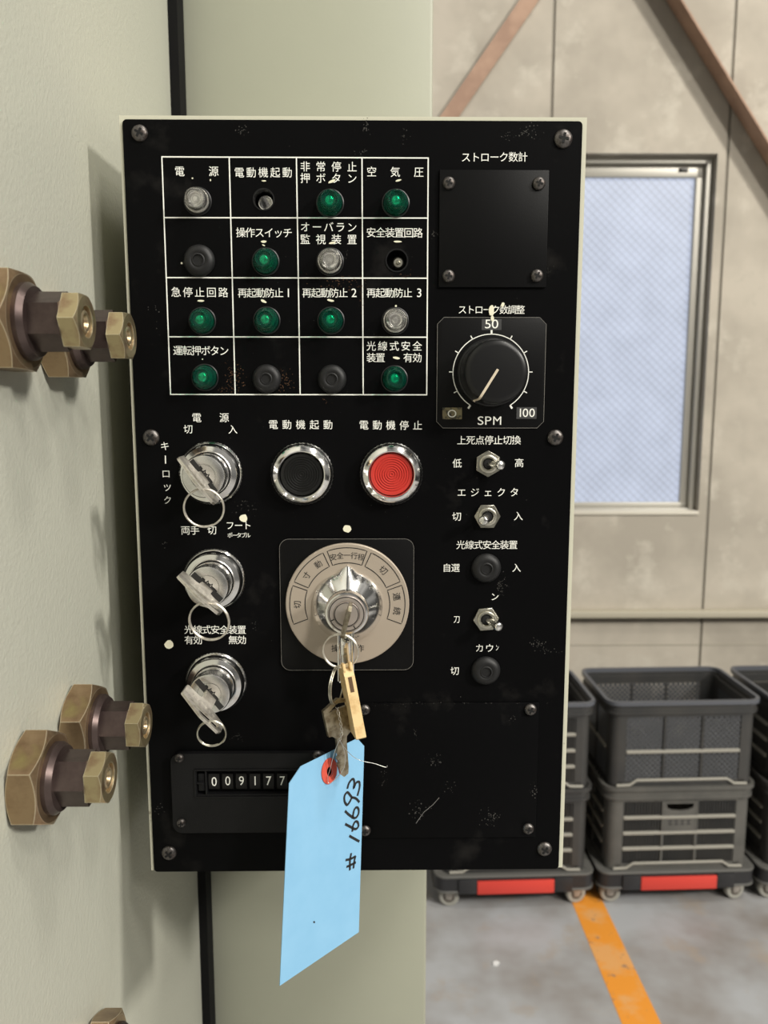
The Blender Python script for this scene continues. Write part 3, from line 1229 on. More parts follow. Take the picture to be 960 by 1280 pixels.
line(bm, (206.7, 569.5), (207, 579.5), 0.0007)
link('long_vowel_bar', finish(bm, 'long_vowel_bar', False), M_WHITE, plate)


# paint chips and correction marks
def blob(bm, px, py, w, h_, rot, hgt):
    pts = []
    n = 11
    for k in range(n):
        a = 2 * math.pi * k / n
        r = 1 + random.uniform(-0.12, 0.12)
        x, y = w * math.cos(a) * r, h_ * math.sin(a) * r
        pts.append(p(px + x * math.cos(rot) - y * math.sin(rot), py + x * math.sin(rot) + y * math.cos(rot), hgt))
    add_prism(bm, pts, HP - 0.0001, hgt)


for (x, y, w, h_, r) in ((434, 661, 5.6, 4.8, 0.2), (304.5, 648, 5, 4.8, 0), (211, 806, 5.4, 5.6, 0.4)):
    bm = bmesh.new()
    blob(bm, x, y, w, h_, r, HP + 0.0005)
    link('paint_dot', finish(bm, 'paint_dot'), M_PAINTCHIP, plate, label='round cream paint dot')
for (x, y, w, h_, r) in ((240.5, 222.8, 1.0, 1.0, 0), (330, 226, 3, 0.8, 0), (415, 226.5, 5, 1.6, -0.4), (498, 225.5, 3.6, 1.2, -0.3),
                         (329.5, 302, 3.6, 1.6, 0), (329.5, 306.5, 2, 0.7, 0.5), (415.5, 303.5, 4.6, 1.5, -0.15), (497, 302, 5, 1.1, 0),
                         (251, 376, 4.6, 1.3, 0.0), (329.5, 376.5, 4.2, 1.6, 0.5), (413, 375.5, 4.4, 1.5, 0.2), (495, 382.5, 1.2, 1.5, 0),
                         (495.5, 447.5, 4.2, 1.5, 0.15), (253, 449, 0.8, 0.8, 0), (227, 329, 1.3, 1.3, 0), (263, 225, 0.8, 1.4, 0)):
    bm = bmesh.new()
    blob(bm, x, y, w, h_, r, HP + 0.0003)
    link('correction_mark', finish(bm, 'correction_mark'), M_PAINTCHIP, plate, label='small white paint stroke by a lamp')

# scuffs, dust and rust specks on the plate
def specks(name, spots, m, hgt):
    bm = bmesh.new()
    for (x, y, sx, sy, n, sz) in spots:
        for _ in range(n):
            px, py = random.gauss(x, sx), random.gauss(y, sy)
            r = sz * random.uniform(0.4, 1.3)
            rot = random.uniform(0, 3.14)
            el = random.uniform(0.3, 1.0)
            pts = []
            for q_ in range(5):
                a_ = 2 * math.pi * q_ / 5
                dx, dy = r * math.cos(a_) * random.uniform(.7, 1.3), r * el * math.sin(a_) * random.uniform(.7, 1.3)
                pts.append(p(px + dx * math.cos(rot) - dy * math.sin(rot), py + dx * math.sin(rot) + dy * math.cos(rot), hgt))
            f = bm.faces.new([bm.verts.new((u_, -hgt, v_)) for u_, v_ in pts])
    o = link(name, finish(bm, name, False), m, plate)
    o['kind'] = 'stuff'
    return o


M_DUST = mat('grey scuff', (0.055, 0.052, 0.048), 0.7, spec=0.2)
M_RUSTSP = mat('rust speck', (0.085, 0.045, 0.025), 0.8, spec=0.2)
specks('scuff_marks', [(302, 163, 5, 2.5, 26, 0.8), (458, 157, 2.5, 6, 26, 0.9), (505, 168, 4, 4, 14, 0.7), (660, 165, 8, 5, 34, 0.9), (633, 169, 2.5, 3, 14, 0.8),
                       (453, 190, 4, 3, 14, 0.7), (543, 294, 4, 4, 20, 0.7), (627, 732, 4, 9, 44, 0.7), (672, 806, 5, 4, 34, 0.8), (685, 814, 8, 2, 14, 0.6),
                       (305, 636, 8, 5, 24, 0.8), (200, 1010, 3, 3, 12, 0.7), (296, 922, 6, 3, 18, 0.6), (240, 700, 3, 3, 8, 0.6), (318, 783, 3, 3, 10, 0.6),
                       (195, 395, 6, 14, 12, 0.7), (685, 340, 3, 3, 12, 0.7), (430, 318, 4, 3, 12, 0.7), (205, 680, 2, 2, 6, 0.8), (455, 600, 130, 120, 60, 0.45),
                       (400, 350, 130, 120, 70, 0.45)], M_DUST, HP + 0.00006)
specks('rust_specks', [(292, 470, 6, 9, 90, 0.75), (356, 478, 6, 8, 60, 0.7), (284, 487, 7, 3, 30, 0.6), (430, 353, 16, 5, 60, 0.7), (452, 370, 2, 12, 30, 0.6),
                       (505, 345, 12, 4, 26, 0.6), (408, 500, 4, 3, 10, 0.5)], M_RUSTSP, HP + 0.00018)

# screws -----------------------------------------------------------
SCREWS = {}


def screw(parent, px, py, rpx, h0, rot=0.3, fr_loc=None, mt=None):
    u, v = p(px, py, h0 + 0.001)
    r = round(rpx * PANEL.mpp(px, py, h0), 4)
    if r not in SCREWS:
        bm = bmesh.new()
        add_lathe(bm, [(r, 0.0), (r, 0.0003), (r * 0.93, 0.0011), (r * 0.74, 0.0019), (r * 0.45, 0.0024), (0, 0.0026)], 28)
        head = finish(bm, 'screw', ang=60)
        bm = bmesh.new()
        c = r * 0.54
        t = r * 0.13
        poly = [(-c, -t), (-t, -t), (-t, -c), (t, -c), (t, -t), (c, -t), (c, t), (t, t), (t, c), (-t, c), (-t, t), (-c, t)]
        add_prism(bm, poly, 0.0016, 0.00268)
        SCREWS[r] = (head, finish(bm, 'cross_recess', False))
    par = parent
    o = link('screw', SCREWS[r][0], mt or M_SCREW, par, (u, -h0, v), (0, rot, 0))
    link('cross_recess', SCREWS[r][1], M_SLOT, o)
    return o


for (x, y, r, a) in ((174, 166, 10.5, 0.5), (704.5, 173, 11.5, 0.2), (188.5, 547, 10.3, 0.75), (694.5, 547, 10, 0.4), (211, 1067, 9.5, 0.9), (681, 1062, 9.3, 0.6)):
    screw(box, x, y, r, HP, a)


# indicator lamps ----------------------------------------------------
def lamp_meshes():
    k = 0.001
    bz = lathe('bezel', [(8.3 * k, 0), (8.3 * k, 0.7 * k), (7.7 * k, 1.0 * k), (7.2 * k, 0.3 * k), (7.2 * k, 0)], 40)
    lens = lathe('lens', [(0, 0.2 * k), (7.0 * k, 0.2 * k), (7.2 * k, 0.6 * k), (7.2 * k, 3.6 * k), (6.8 * k, 4.1 * k), (6.5 * k, 4.1 * k), (6.3 * k, 4.6 * k), (6.3 * k, 6.4 * k),
                          (5.9 * k, 7.0 * k), (5.6 * k, 7.0 * k), (5.4 * k, 7.6 * k), (5.3 * k, 11.0 * k), (4.9 * k, 11.6 * k), (4.3 * k, 11.7 * k),
                          (3.9 * k, 11.0 * k), (2.6 * k, 10.8 * k), (0, 11.2 * k)], 40, ang=40)
    core = lathe('reflector', [(0, 0.6 * k), (3.4 * k, 0.6 * k), (3.4 * k, 1.2 * k), (3.0 * k, 6.0 * k), (2.8 * k, 7.4 * k), (1.8 * k, 8.4 * k), (0, 8.0 * k)], 24, ang=60)
    gasket = lathe('gasket', [(5.9 * k, 1.6 * k), (5.9 * k, 3.2 * k), (4.9 * k, 5.0 * k), (4.7 * k, 4.9 * k), (4.7 * k, 1.6 * k)], 36)
    core2 = lathe('reflector', [(0, 0.4 * k), (6.9 * k, 0.4 * k), (6.9 * k, 2.2 * k), (6.0 * k, 1.6 * k), (4.6 * k, 1.6 * k), (4.4 * k, 6.2 * k), (4.0 * k, 6.8 * k), (3.4 * k, 6.6 * k), (3.0 * k, 4.5 * k), (2.2 * k, 4.5 * k), (1.9 * k, 6.2 * k), (1.2 * k, 7.0 * k), (0, 7.0 * k)], 36, ang=30)
    return bz, lens, core, core2, gasket


BZ, LENS, CORE, CORE2, GASKET = lamp_meshes()
LENS2 = LENS.copy()
for (x, y, kind) in ((244.5, 248.5, 'c'), (412, 251, 'g'), (495, 251, 'g'), (330.5, 325, 'g'), (412, 325, 'c'), (250.5, 400, 'g'),
                     (332, 399.5, 'g'), (413.2, 399.5, 'g'), (494.3, 400, 'c'), (253.8, 471.5, 'g'), (493.3, 473.3, 'g')):
    u, v = p(x, y, HP + 0.006)
    b_ = link('indicator_lamp', BZ, M_KNOB, box, (u, -HP, v), label='green indicator lamp' if kind == 'g' else 'clear indicator lamp')
    link('lens', LENS if kind == 'g' else LENS2, M_GREEN if kind == 'g' else M_CLEAR, b_)
    if kind == 'c':
        link('gasket', GASKET, M_CHROMEB, b_)
    link('reflector', CORE if kind == 'g' else CORE2, M_COREG if kind == 'g' else M_CORE, b_)

# empty sockets
for (c, r, bulb) in ((sock1, 0.0058, False), (sock2, 0.0062, True)):
    bm = bmesh.new()
    add_lathe(bm, [(r * 1.1, 0.0012), (r * 1.12, 0.0016), (r * 0.99, 0.0016), (r * 0.97, -0.020), (0, -0.020)], 36, cap0=False)
    s = link('lamp_socket', finish(bm, 'lamp_socket'), M_KNOB, box, (c[0], 0, c[1]), label='empty lamp socket hole')
    bm = bmesh.new()
    if bulb:
        add_lathe(bm, [(0.0032, -0.019), (0.0032, -0.006), (0.0036, -0.005), (0.0036, -0.001), (0.0026, 0.0006), (0.0013, 0.0006), (0.0009, 0.0012), (0, 0.0014)], 24)
        link('bulb_base', finish(bm, 'bulb_base'), M_NICKEL, s, (0.0008, 0, -0.0012))
    else:
        add_lathe(bm, [(0.0043, -0.019), (0.0043, -0.007), (0.0038, -0.007), (0.0038, -0.019)], 24)
        link('contact_ring', finish(bm, 'contact_ring'), M_CHROME, s)

# rubber plugs
PLUG = lathe('rubber_plug', [(9.3e-3, 0), (9.5e-3, 0.8e-3), (9.1e-3, 2.0e-3), (8.0e-3, 3.3e-3), (6.5e-3, 4.1e-3), (4.6e-3, 4.4e-3), (4.3e-3, 4.1e-3),
                             (4.0e-3, 4.1e-3), (3.6e-3, 4.5e-3), (3.2e-3, 4.5e-3), (2.9e-3, 3.6e-3), (0, 3.5e-3)], 40, ang=60)
for (x, y) in ((248.5, 325.5), (333, 473.5), (415, 473.8), (608, 710.5), (607.4, 839)):
    u, v = p(x, y, HP + 0.002)
    s = 1.0 if y > 600 or x < 300 else 0.93
    o = link('rubber_plug', PLUG, M_RUB, box, (u, -HP, v))
    o.scale = (s, s, s)


# blank cover plates ---------------------------------------------------
def cover(name, x0, x1, z0, z1, screws, m):
    me = prism(name, [(x0, z0), (x1, z0), (x1, z1), (x0, z1)], HP, HP + 0.0015, 0.0004)
    o = link(name, me, m, box)
    for (x, y, r, a) in screws:
        screw(o, x, y, r, HP + 0.0015, a)
    return o


q = HP + 0.0015
a, b = p(547.7, 359, q), p(687.5, 212.5, q)
cover('meter_cover_plate', a[0] + 0.0003, b[0] - 0.0004, a[1], b[1], ((561.3, 228.5, 8, 0.4), (674, 229, 8.2, 0.3), (560.8, 345, 8, 0.2), (671.5, 344.5, 8, 0.5)), M_PLATE2)
a, b = p(446, 1048, q), p(674, 878.5, q)
lowc = cover('lower_cover_plate', a[0], b[0], a[1], b[1], ((455.8, 887.8, 7, 0.5), (663.5, 887.5, 7.6, 0.4), (456.5, 1039, 7, 0.1), (660.6, 1036.6, 7.2, 0.2)), M_PLATE)

plate_keep = plate
plate = lowc
specks('scuff_marks', [(543, 951, 4, 3, 30, 0.7), (519, 917, 1.5, 4, 12, 0.7), (613, 1022, 6, 5, 44, 0.8), (525, 1013, 7, 6, 34, 0.8), (667, 988, 3, 5, 22, 0.8), (641, 898, 2, 2, 8, 0.7),
                       (481, 972, 4, 6, 14, 0.7), (562, 984, 5, 4, 12, 0.6), (500, 882, 20, 2, 12, 0.6), (555, 879, 60, 0.5, 40, 0.5)], M_DUST, q + 0.00006)
bm = bmesh.new()
add_ribbon(bm, [p(520, 1029, q), p(530, 1015, q), p(541, 1006, q), p(549, 997, q)], 0.0003, q + 0.00008)
link('scratch', finish(bm, 'scratch', False), mat('scratch', (0.2, 0.19, 0.18), 0.6), plate)
plate = plate_keep

# speed dial ------------------------------------------------------------
a, b = p(545.5, 535, HP), p(683.5, 397, HP)
x0, x1, z0, z1 = a[0], b[0] - 0.0004, a[1], b[1]
c = 0.004
octo = [(x0 + c, z0), (x1 - c, z0), (x1, z0 + c), (x1, z1 - c), (x1 - c, z1), (x0 + c, z1), (x0, z1 - c), (x0, z0 + c)]
dialp = link('speed_dial', prism('speed_dial', octo, HP, HP + 0.0008, 0.0002), M_PLATE2, box)
HD = HP + 0.00095
cu, cv = p(613.5, 466, HD)
mp = PANEL.mpp(613, 466, HD)
R = 47.3 * mp
bm = bmesh.new()
add_ribbon(bm, octo, 0.00022, HP + 0.00088, True)
link('engraved_edge', finish(bm, 'engraved_edge', False), mat('worn edge', (0.22, 0.21, 0.19), 0.5), dialp)
bm = bmesh.new()
A0, A1 = math.radians(-148), math.radians(148)


def pol(r, ang):
    return (cu + r * math.sin(ang), cv + r * math.cos(ang))


add_ribbon(bm, [pol(R, A0 + (A1 - A0) * k / 60) for k in range(61)], 0.00055, HD)
for k in range(11):
    an = A0 + (A1 - A0) * k / 10
    big = k in (0, 5, 10)
    add_ribbon(bm, [pol(R - (0.0003 if not big else 0), an), pol(R + 0.0024, an)], 0.0012 if big else 0.0006, HD)
link('scale_marks', finish(bm, 'scale_marks', False), M_WHITE, dialp)
for (x0_, x1_, y0_, y1_, m_) in ((602, 627, 399, 412.5, M_PATCHG), (553, 577.5, 509.5, 524, M_PATCHY), (645.5, 671, 509, 523.5, M_PATCHG)):
    a, b = p(x0_, y1_, HD), p(x1_, y0_, HD)
    bm = bmesh.new()
    add_prism(bm, [(a[0], a[1]), (b[0], a[1]), (b[0], b[1]), (a[0], b[1])], HP + 0.0007, HD)
    link('number_patch', finish(bm, 'number_patch', False), m_, dialp)
HN = HD + 0.0001
caption(dialp, [('50', 609.8, 405, 618.8, 405, 15.5, 1.2)], HN)
caption(dialp, [('O', 565, 517, 565, 517, 13.5, 1.1)], HN)
caption(dialp, [('1', 650.5, 516, 650.5, 516, 15), ('00', 656.8, 516, 665, 516, 15, 1.05)], HN)
caption(dialp, [('S', 600.8, 525.8, 600.8, 525.8, 15.0, 1.25), ('P', 610.3, 525.8, 610.3, 525.8, 15.0, 1.2), ('M', 621.5, 525.8, 621.5, 525.8, 15.0, 1.05)], HN)
kn = [(20.8e-3, 0), (20.8e-3, 2.2e-3), (20.4e-3, 3.0e-3), (20.0e-3, 3.2e-3), (19.6e-3, 3.4e-3), (18.7e-3, 20e-3), (18.3e-3, 21.2e-3), (17.3e-3, 22.2e-3), (15e-3, 22.6e-3), (0, 22.8e-3)]
ku, kv = p(613.7, 466, HD)
knob = link('dial_knob', lathe('dial_knob', kn, 72, ang=40), M_KNOB, dialp, (ku, -HP - 0.0008, kv))
an = math.radians(-148.5)
bm = bmesh.new()
sx, sz = math.sin(an), math.cos(an)
nx, nz2 = sz, -sx
w = 0.00075
prof = [(-0.0015, 22.95e-3), (0.015, 22.75e-3), (0.0173, 22.4e-3), (0.0185, 21.3e-3), (0.0189, 20.0e-3), (0.0198, 3.4e-3), (0.0206, 3.0e-3)]
vs = []
for r_, h_ in prof:
    vs.append((bm.verts.new((r_ * sx + nx * w, -h_ - 0.0001, r_ * sz + nz2 * w)), bm.verts.new((r_ * sx - nx * w, -h_ - 0.0001, r_ * sz - nz2 * w))))
for A, B in zip(vs, vs[1:]):
    bm.faces.new((A[0], A[1], B[1], B[0]))
pl = finish(bm, 'pointer_line', False)
pm = link('pointer_line', pl, M_CREAMLINE, dialp, (ku, -HP - 0.0008, kv))
bm = bmesh.new()
blob(bm, 614.5, 388, 3.2, 7, 0, HP + 0.0011)
blob(bm, 615.5, 398, 2.0, 4, 0, HP + 0.0011)
blob(bm, 628.5, 381, 2.0, 3, 0.3, HP + 0.0006)
link('paint_smear', finish(bm, 'paint_smear'), M_PAINTCHIP, dialp, label='cream paint smear above the 50')


# push buttons ------------------------------------------------------------
def push_button(px, py, m, label):
    u, v = p(px, py, HP + 0.006)
    k = 0.001
    bz = lathe('push_button', [(19.0 * k, 0), (19.4 * k, 0.6 * k), (19.4 * k, 2.8 * k), (18.7 * k, 3.6 * k), (18.5 * k, 4.2 * k), (18.2 * k, 5.6 * k), (17.5 * k, 6.6 * k),
                               (14.6 * k, 8.6 * k), (14.0 * k, 8.5 * k), (13.5 * k, 7.4 * k), (13.3 * k, 1.0 * k)], 96, wob={1: 0.012, 2: 0.012}, cap0=False, cap1=False)
    o = link('push_button', bz, M_CHROME, box, (u, -HP, v), label=label)
    pr = [(13.0 * k, 0.5 * k), (13.0 * k, 6.4 * k), (12.6 * k, 6.9 * k), (11.4 * k, 7.0 * k)]
    r = 11.0
    while r > 0.8:
        pr += [((r - 0.0) * k, 7.0 * k), ((r - 0.35) * k, 6.55 * k), ((r - 0.75) * k, 6.55 * k), ((r - 1.0) * k, 7.0 * k)]
        r -= 1.45
    pr += [(0, 7.0 * k)]
    link('button_cap', lathe('button_cap', pr, 56, ang=25), m, o)
    return o


push_button(377, 593, M_BLKBTN, 'black push button in chrome bezel')
push_button(489.4, 593, M_RED, 'red push button in chrome bezel')

# key switches --------------------------------------------------------------
k = 0.001
KS_B = lathe('key_switch', [(19.2 * k, 0), (19.6 * k, 0.6 * k), (19.6 * k, 3.0 * k), (18.9 * k, 4.0 * k), (18.5 * k, 4.4 * k), (17.9 * k, 8.4 * k), (17.1 * k, 9.6 * k),
                            (14.4 * k, 10.4 * k), (13.6 * k, 9.9 * k), (13.4 * k, 3 * k)], 120, wob={1: 0.011, 2: 0.011}, cap0=False, cap1=False)
KS_I = lathe('lock_collar', [(12.9 * k, 1 * k), (12.9 * k, 23.2 * k), (12.4 * k, 24.2 * k), (11.6 * k, 24.5 * k), (7.6 * k, 24.5 * k), (7.4 * k, 23.9 * k), (7.15 * k, 23.9 * k),
                             (7.0 * k, 24.5 * k), (0, 24.5 * k)], 64, ang=28)


def key_mesh(bw=15.0):
    """bow and blade in the local (x = along slot, z = out of lock) plane, thickness along y; millimetres"""
    s = bw / 15.0
    outer = [(-4.4, -15), (4.4, -15), (4.4, 1.6), (6.5, 2.8), (15.2, 4.4), (16.5, 5.6), (16.5, 14.5), (14.9, 17.4), (2.0, 20.2), (-0.5, 20.3), (-15.7, 17.6), (-16.5, 16.8),
             (-16.5, 5.6), (-15.2, 4.4), (-6.5, 2.8), (-4.4, 1.6), (-4.4, -2.0), (-3.0, -3.0), (-4.2, -4.4), (-2.6, -5.6), (-4.4, -7.4), (-3.2, -8.6), (-4.4, -10)]
    hole = [(-11.0, 14.6), (-10.6, 15.8), (-0.5, 18.0), (1.6, 17.9), (12.8, 15.4), (13.6, 12.4), (12.6, 9.8), (0.0, 12.6)]
    me = holed_plate('switch_key', [(x * k, z * k) for x, z in outer], [[(x * k, z * k) for x, z in hole]], -0.85 * k, 0.85 * k)
    return me


KEYM = key_mesh()


def ring_mesh(R_, r_, turns=1):
    bm = bmesh.new()
    n = 56
    if turns == 1:
        add_tube(bm, [(R_ * math.cos(2 * math.pi * i / n), 0, R_ * math.sin(2 * math.pi * i / n)) for i in range(n)], r_, 8, True)
    else:
        m_ = int(n * 1.96)
        pts = []
        for i in range(m_):
            a_ = 2 * math.pi * i / n - 0.7
            pts.append(((R_) * math.cos(a_), (i / m_ - 0.5) * r_ * 4.2, (R_) * math.sin(a_)))
        add_tube(bm, pts, r_, 8)
    return finish(bm, 'key_ring', ang=80)


WHICH = ['topmost', 'middle', 'bottom']
KS = [(262.8, 591.8, -53.8, (255, 635, 24.6), 0.85, 5.0), (267.2, 724.6, -44.5, (261.6, 776.5, 25.4), -0.3, 5.6), (269.8, 853.5, -51.0, (264.7, 917, 17.6), 1.1, 11.6)]
for i, (x, y, sd, rg, so, dz) in enumerate(KS):
    u, v = p(x, y, HP + 0.004)
    o = link('key_switch', KS_B, M_CHROME, box, (u, -HP, v))
    sang = math.radians(sd)
    link('lock_collar', KS_I, M_CHROMEB, o)
    bm = bmesh.new()
    add_box(bm, -0.0118, 0.0118, -0.02462, -0.0240, -0.0018, 0.0018)
    s_ = link('key_slot', finish(bm, 'key_slot', False), mat('key slot', (0.035, 0.034, 0.033), 0.5, 0.4), o, (0, 0, 0), (0, -sang, 0))
    bm = bmesh.new()
    add_ribbon(bm, [(x_ * k, z_ * k) for x_, z_ in ((-6, 2.2), (-4.2, 2.3), (-3.6, 1.2), (-2.4, 1.3), (-2.0, 3.4), (-1.2, 2.2), (0.6, 2.3), (1.0, 3.6), (1.8, 2.1), (4.0, 2.2), (6.2, 2.0))], 0.0009, 0.02466)
    link('keyway_gap_shade', finish(bm, 'keyway_gap_shade', False), M_SLOT, o, (0, 0, 0), (0, -sang, 0))  # black zigzag paints the shadowed gap between key blade and lock face
    # the key: its own thing
    hb = HP + 0.0245
    base_w = PANEL.world(u, hb, v)
    # orientation: local x = slot direction, local z = out of the panel, local y = thickness
    X = (PANEL.U * math.cos(sang) + Vector((0, 0, 1)) * math.sin(sang)).normalized()
    Z = PANEL.N
    Y = Z.cross(X)
    mw = Matrix((X, Y, Z)).transposed().to_4x4()
    mw.translation = base_w + X * so * k + Z * dz * k
    lab = ('steel key in the topmost key switch, below the key lock lettering',
           'steel key in the middle key switch of the left column',
           'steel key with stamped bow in the bottom key switch of the left column')[i]
    ko = bpy.data.objects.new('switch_key', KEYM)
    COL.objects.link(ko)
    if not KEYM.materials:
        KEYM.materials.append(M_STEEL)
    ko.matrix_world = mw
    tag(ko, lab, 'key', 'keys in the key switches')
    bm = bmesh.new()
    for q_ in range(6):
        cx = -9.5 + q_ * 3.4
        add_box(bm, (cx - 0.9) * k, (cx + 0.9) * k, -1.0 * k, 1.0 * k, 6.6 * k, 7.3 * k)
        add_box(bm, (cx - 0.25) * k, (cx + 0.25) * k, -1.0 * k, 1.0 * k, 7.3 * k, 9.8 * k)
    link('embossed_lettering', finish(bm, 'embossed_lettering', False), M_STEEL, ko)
    # ring hanging from the bow
    hr = HP + 0.0245 + 0.0145 + dz * k
    rr = rg[2] * PANEL.mpp(rg[0], rg[1], hr)
    ro = link('key_ring', ring_mesh(rr, 0.00058 if i < 2 else 0.00050, 2), M_STEEL if i < 2 else M_NICKEL, None, PANEL.wpx(rg[0], rg[1], hr),
              (0.12, 0, YAW + (0.10, -0.08, 0.1)[i]))
    tag(ro, ('split ring hanging from the key in the topmost key switch', 'split ring hanging from the middle key, over the white lettering',
             'small dark split ring on the key in the bottom key switch')[i], 'key ring', 'split rings on the switch keys')


# toggle switches --------------------------------------------------------------
def toggle(px, py, tip, hrot):
    u, v = p(px, py, HP + 0.002)
    bm = bmesh.new()
    r = 8.3 * k
    hx = [(r * math.cos(math.radians(60 * i) + hrot), r * math.sin(math.radians(60 * i) + hrot)) for i in range(6)]
    add_prism(bm, hx, 0.0003, 2.4 * k)
    bmesh.ops.bevel(bm, geom=list(bm.edges), offset=0.0003, segments=1, affect='EDGES')
    add_lathe(bm, [(5.6 * k, 2.3 * k), (5.6 * k, 3.6 * k), (5.1 * k, 3.9 * k), (4.0 * k, 3.9 * k), (3.6 * k, 3.4 * k), (3.5 * k, 2.45 * k), (0, 2.45 * k)], 32, cap0=False)
    o = link('toggle_switch', finish(bm, 'toggle_switch'), M_NICKEL, box, (u, -HP, v))
    bm = bmesh.new()
    add_lathe(bm, [(3.45 * k, 2.5 * k), (2.6 * k, 3.2 * k), (0, 3.4 * k)], 24)
    link('switch_well', finish(bm, 'switch_well'), M_SLOT, o)
    # lever: from pivot to tip
    hh_ = HP + 0.0135
    tu, tv = p(tip[0], tip[1], hh_)
    d = Vector((tu - u, -(hh_ - HP), tv - v))
    L_ = d.length
    rot = d.to_track_quat('-Y', 'Z').to_euler()
    lv = lathe('lever', [(2.1 * k, 0.3 * k), (2.1 * k, 3 * k), (2.3 * k, L_ * 0.62), (2.85 * k, L_ - 2.2 * k), (2.95 * k, L_ - 1.6 * k), (2.75 * k, L_ - 0.6 * k), (2.1 * k, L_), (0, L_ + 0.3 * k)], 28, ang=60)
    lo = link('lever', lv, M_CHROMEB, o, (0, 0, 0), rot)
    return o


toggle(610.3, 579.8, (627.4, 581.8), math.radians(30))
toggle(609.3, 645.6, (603.8, 651.4), 0.0)
toggle(607.8, 774.3, (624.8, 784.3), 0.08)

# mode selector ------------------------------------------------------------------
a, b = p(351.8, 837.5, HP), p(517.8, 672.5, HP)
selp = link('mode_selector', prism('mode_selector', rounded(a[0], b[0], a[1], b[1], 0.006), HP, HP + 0.0014, 0.0003), M_PLATE2, box)
HS = HP + 0.0014
bm = bmesh.new()
add_ribbon(bm, rounded(a[0] + .0003, b[0] - .0003, a[1] + .0003, b[1] - .0003, 0.006), 0.00018, HS + 0.00008, True)
link('worn_edge', finish(bm, 'worn_edge', False), mat('worn edge', (0.22, 0.21, 0.19), 0.5), selp)
RH = HS + 0.0035
cu, cv = p(434.3, 755.5, RH)
mp = PANEL.mpp(434, 756, RH)
RD = 77.3 * mp
ringd = link('dial_ring', lathe('dial_ring', [(RD - 0.0002, HS - HS), (RD, 0.0006), (RD, 0.003), (RD - 0.0005, 0.0035), (0, 0.0035)], 96), M_TAUPE, selp, (cu, -HS, cv))
HT = 0.0035 + 0.0001
bm = bmesh.new()


def rp(r, deg):
    a_ = math.radians(deg)
    return (r * math.sin(a_), r * math.cos(a_))


r1, r0 = RD * 0.932, RD * 0.685
for (d0, d1_) in ((-20, 20), (24.5, 66.3), (70.3, 110.6), (-66.3, -24.5), (-110.6, -70.3)):
    pts = [rp(r1, d0 + (d1_ - d0) * i / 16) for i in range(17)] + [rp(r0, d1_ + (d0 - d1_) * i / 16) for i in range(17)]
    add_ribbon(bm, pts, 0.00055, HT, True)
link('sector_lines', finish(bm, 'sector_lines', False), M_INK, ringd)


def ring_text(items):
    bm = bmesh.new()
    for ch, deg, rf, size, rot in items:
        x, z = rp(RD * rf, deg)
        add_char(bm, ch, x, z, size * k, HT, math.radians(-rot), bold=0.0 if ch in '動程' else 0.006)
    me = finish(bm, 'caption', False)
    link('caption', me, M_INK, ringd)


ring_text([(c_, d_, 0.81, 4.5, d_ * 0.45) for c_, d_ in zip('安全一行程', (-16, -8, 0, 8, 16))])
ring_text([('寸', -54, 0.81, 5.0, -54), ('動', -35, 0.81, 5.0, -35)])
ring_text([('切', 46, 0.81, 5.4, 46)])
ring_text([('連', 81, 0.81, 5.2, 81), ('続', 98, 0.81, 5.2, 98)])
ring_text([('切', -90, 0.81, 5.2, -90)])
ring_text([('操', 195.5, 0.76, 5.2, 0), ('作', 164.5, 0.76, 5.2, 0)])

# cone knob with a pointer
cu2, cv2 = p(434.5, 757.5, RH)
bm = bmesh.new()
seg = 96
Rb, Rt = 22.3 * k, 13.4 * k


def cone_r(base, a_):
    # a_ measured from up
    d_ = abs(math.atan2(math.sin(a_), math.cos(a_)))
    tipw = math.radians(17)
    if d_ < tipw:
        return base + (26.4 * k - Rb) * (1 - d_ / tipw) * (base / Rb)
    return base


rings = []
for (base_, h_, pf) in ((Rb, 0.0, 1), (Rb, 1.2 * k, 1), (Rb * 0.985, 1.8 * k, 1), (17.8 * k, 6.4 * k, 0.35), (Rt, 11.0 * k, 0.0), (Rt, 17.4 * k, 0), (12.9 * k, 18.4 * k, 0), (11.8 * k, 18.6 * k, 0), (11.4 * k, 18.2 * k, 0)):
    rg_ = []
    for i in range(seg):
        a_ = 2 * math.pi * i / seg
        r_ = base_ + (cone_r(base_, a_) - base_) * pf
        rg_.append(bm.verts.new((r_ * math.sin(a_), -h_, r_ * math.cos(a_))))
    rings.append(rg_)
for A, B in zip(rings, rings[1:]):
    for i in range(seg):
        j = (i + 1) % seg
        bm.faces.new((A[i], A[j], B[j], B[i]))
bm.faces.new(rings[-1])
sk = link('selector_knob', finish(bm, 'selector_knob', ang=28), M_CHROME, selp, (cu2, -RH, cv2))
lock = link('lock_face', lathe('lock_face', [(11.2 * k, 17.8 * k), (11.2 * k, 19.2 * k), (10.9 * k, 19.6 * k), (8.3 * k, 19.6 * k), (8.1 * k, 18.9 * k), (7.7 * k, 18.9 * k), (7.6 * k, 20.0 * k), (7.2 * k, 20.4 * k), (0, 20.4 * k)], 64, ang=28),
            M_LOCKFACE, selp, (cu2, -RH, cv2))
bm = bmesh.new()
for (r_, h_) in ((8.2, 20.5), (10.6, 19.75)):
    add_ribbon(bm, circle(0, 0, (r_ if r_ > 9 else 7.3) * k, 48), 0.0005, h_ * k, True)
add_ribbon(bm, [(-9.5 * k, -4.2 * k), (-7.6 * k, -3.3 * k)], 0.0006, 19.75 * k)
add_ribbon(bm, [(5.2 * k, -9.0 * k), (4.2 * k, -7.3 * k)], 0.0006, 19.75 * k)
link('ring_grooves', finish(bm, 'ring_grooves', False), M_SLOT, selp, (cu2, -RH, cv2))
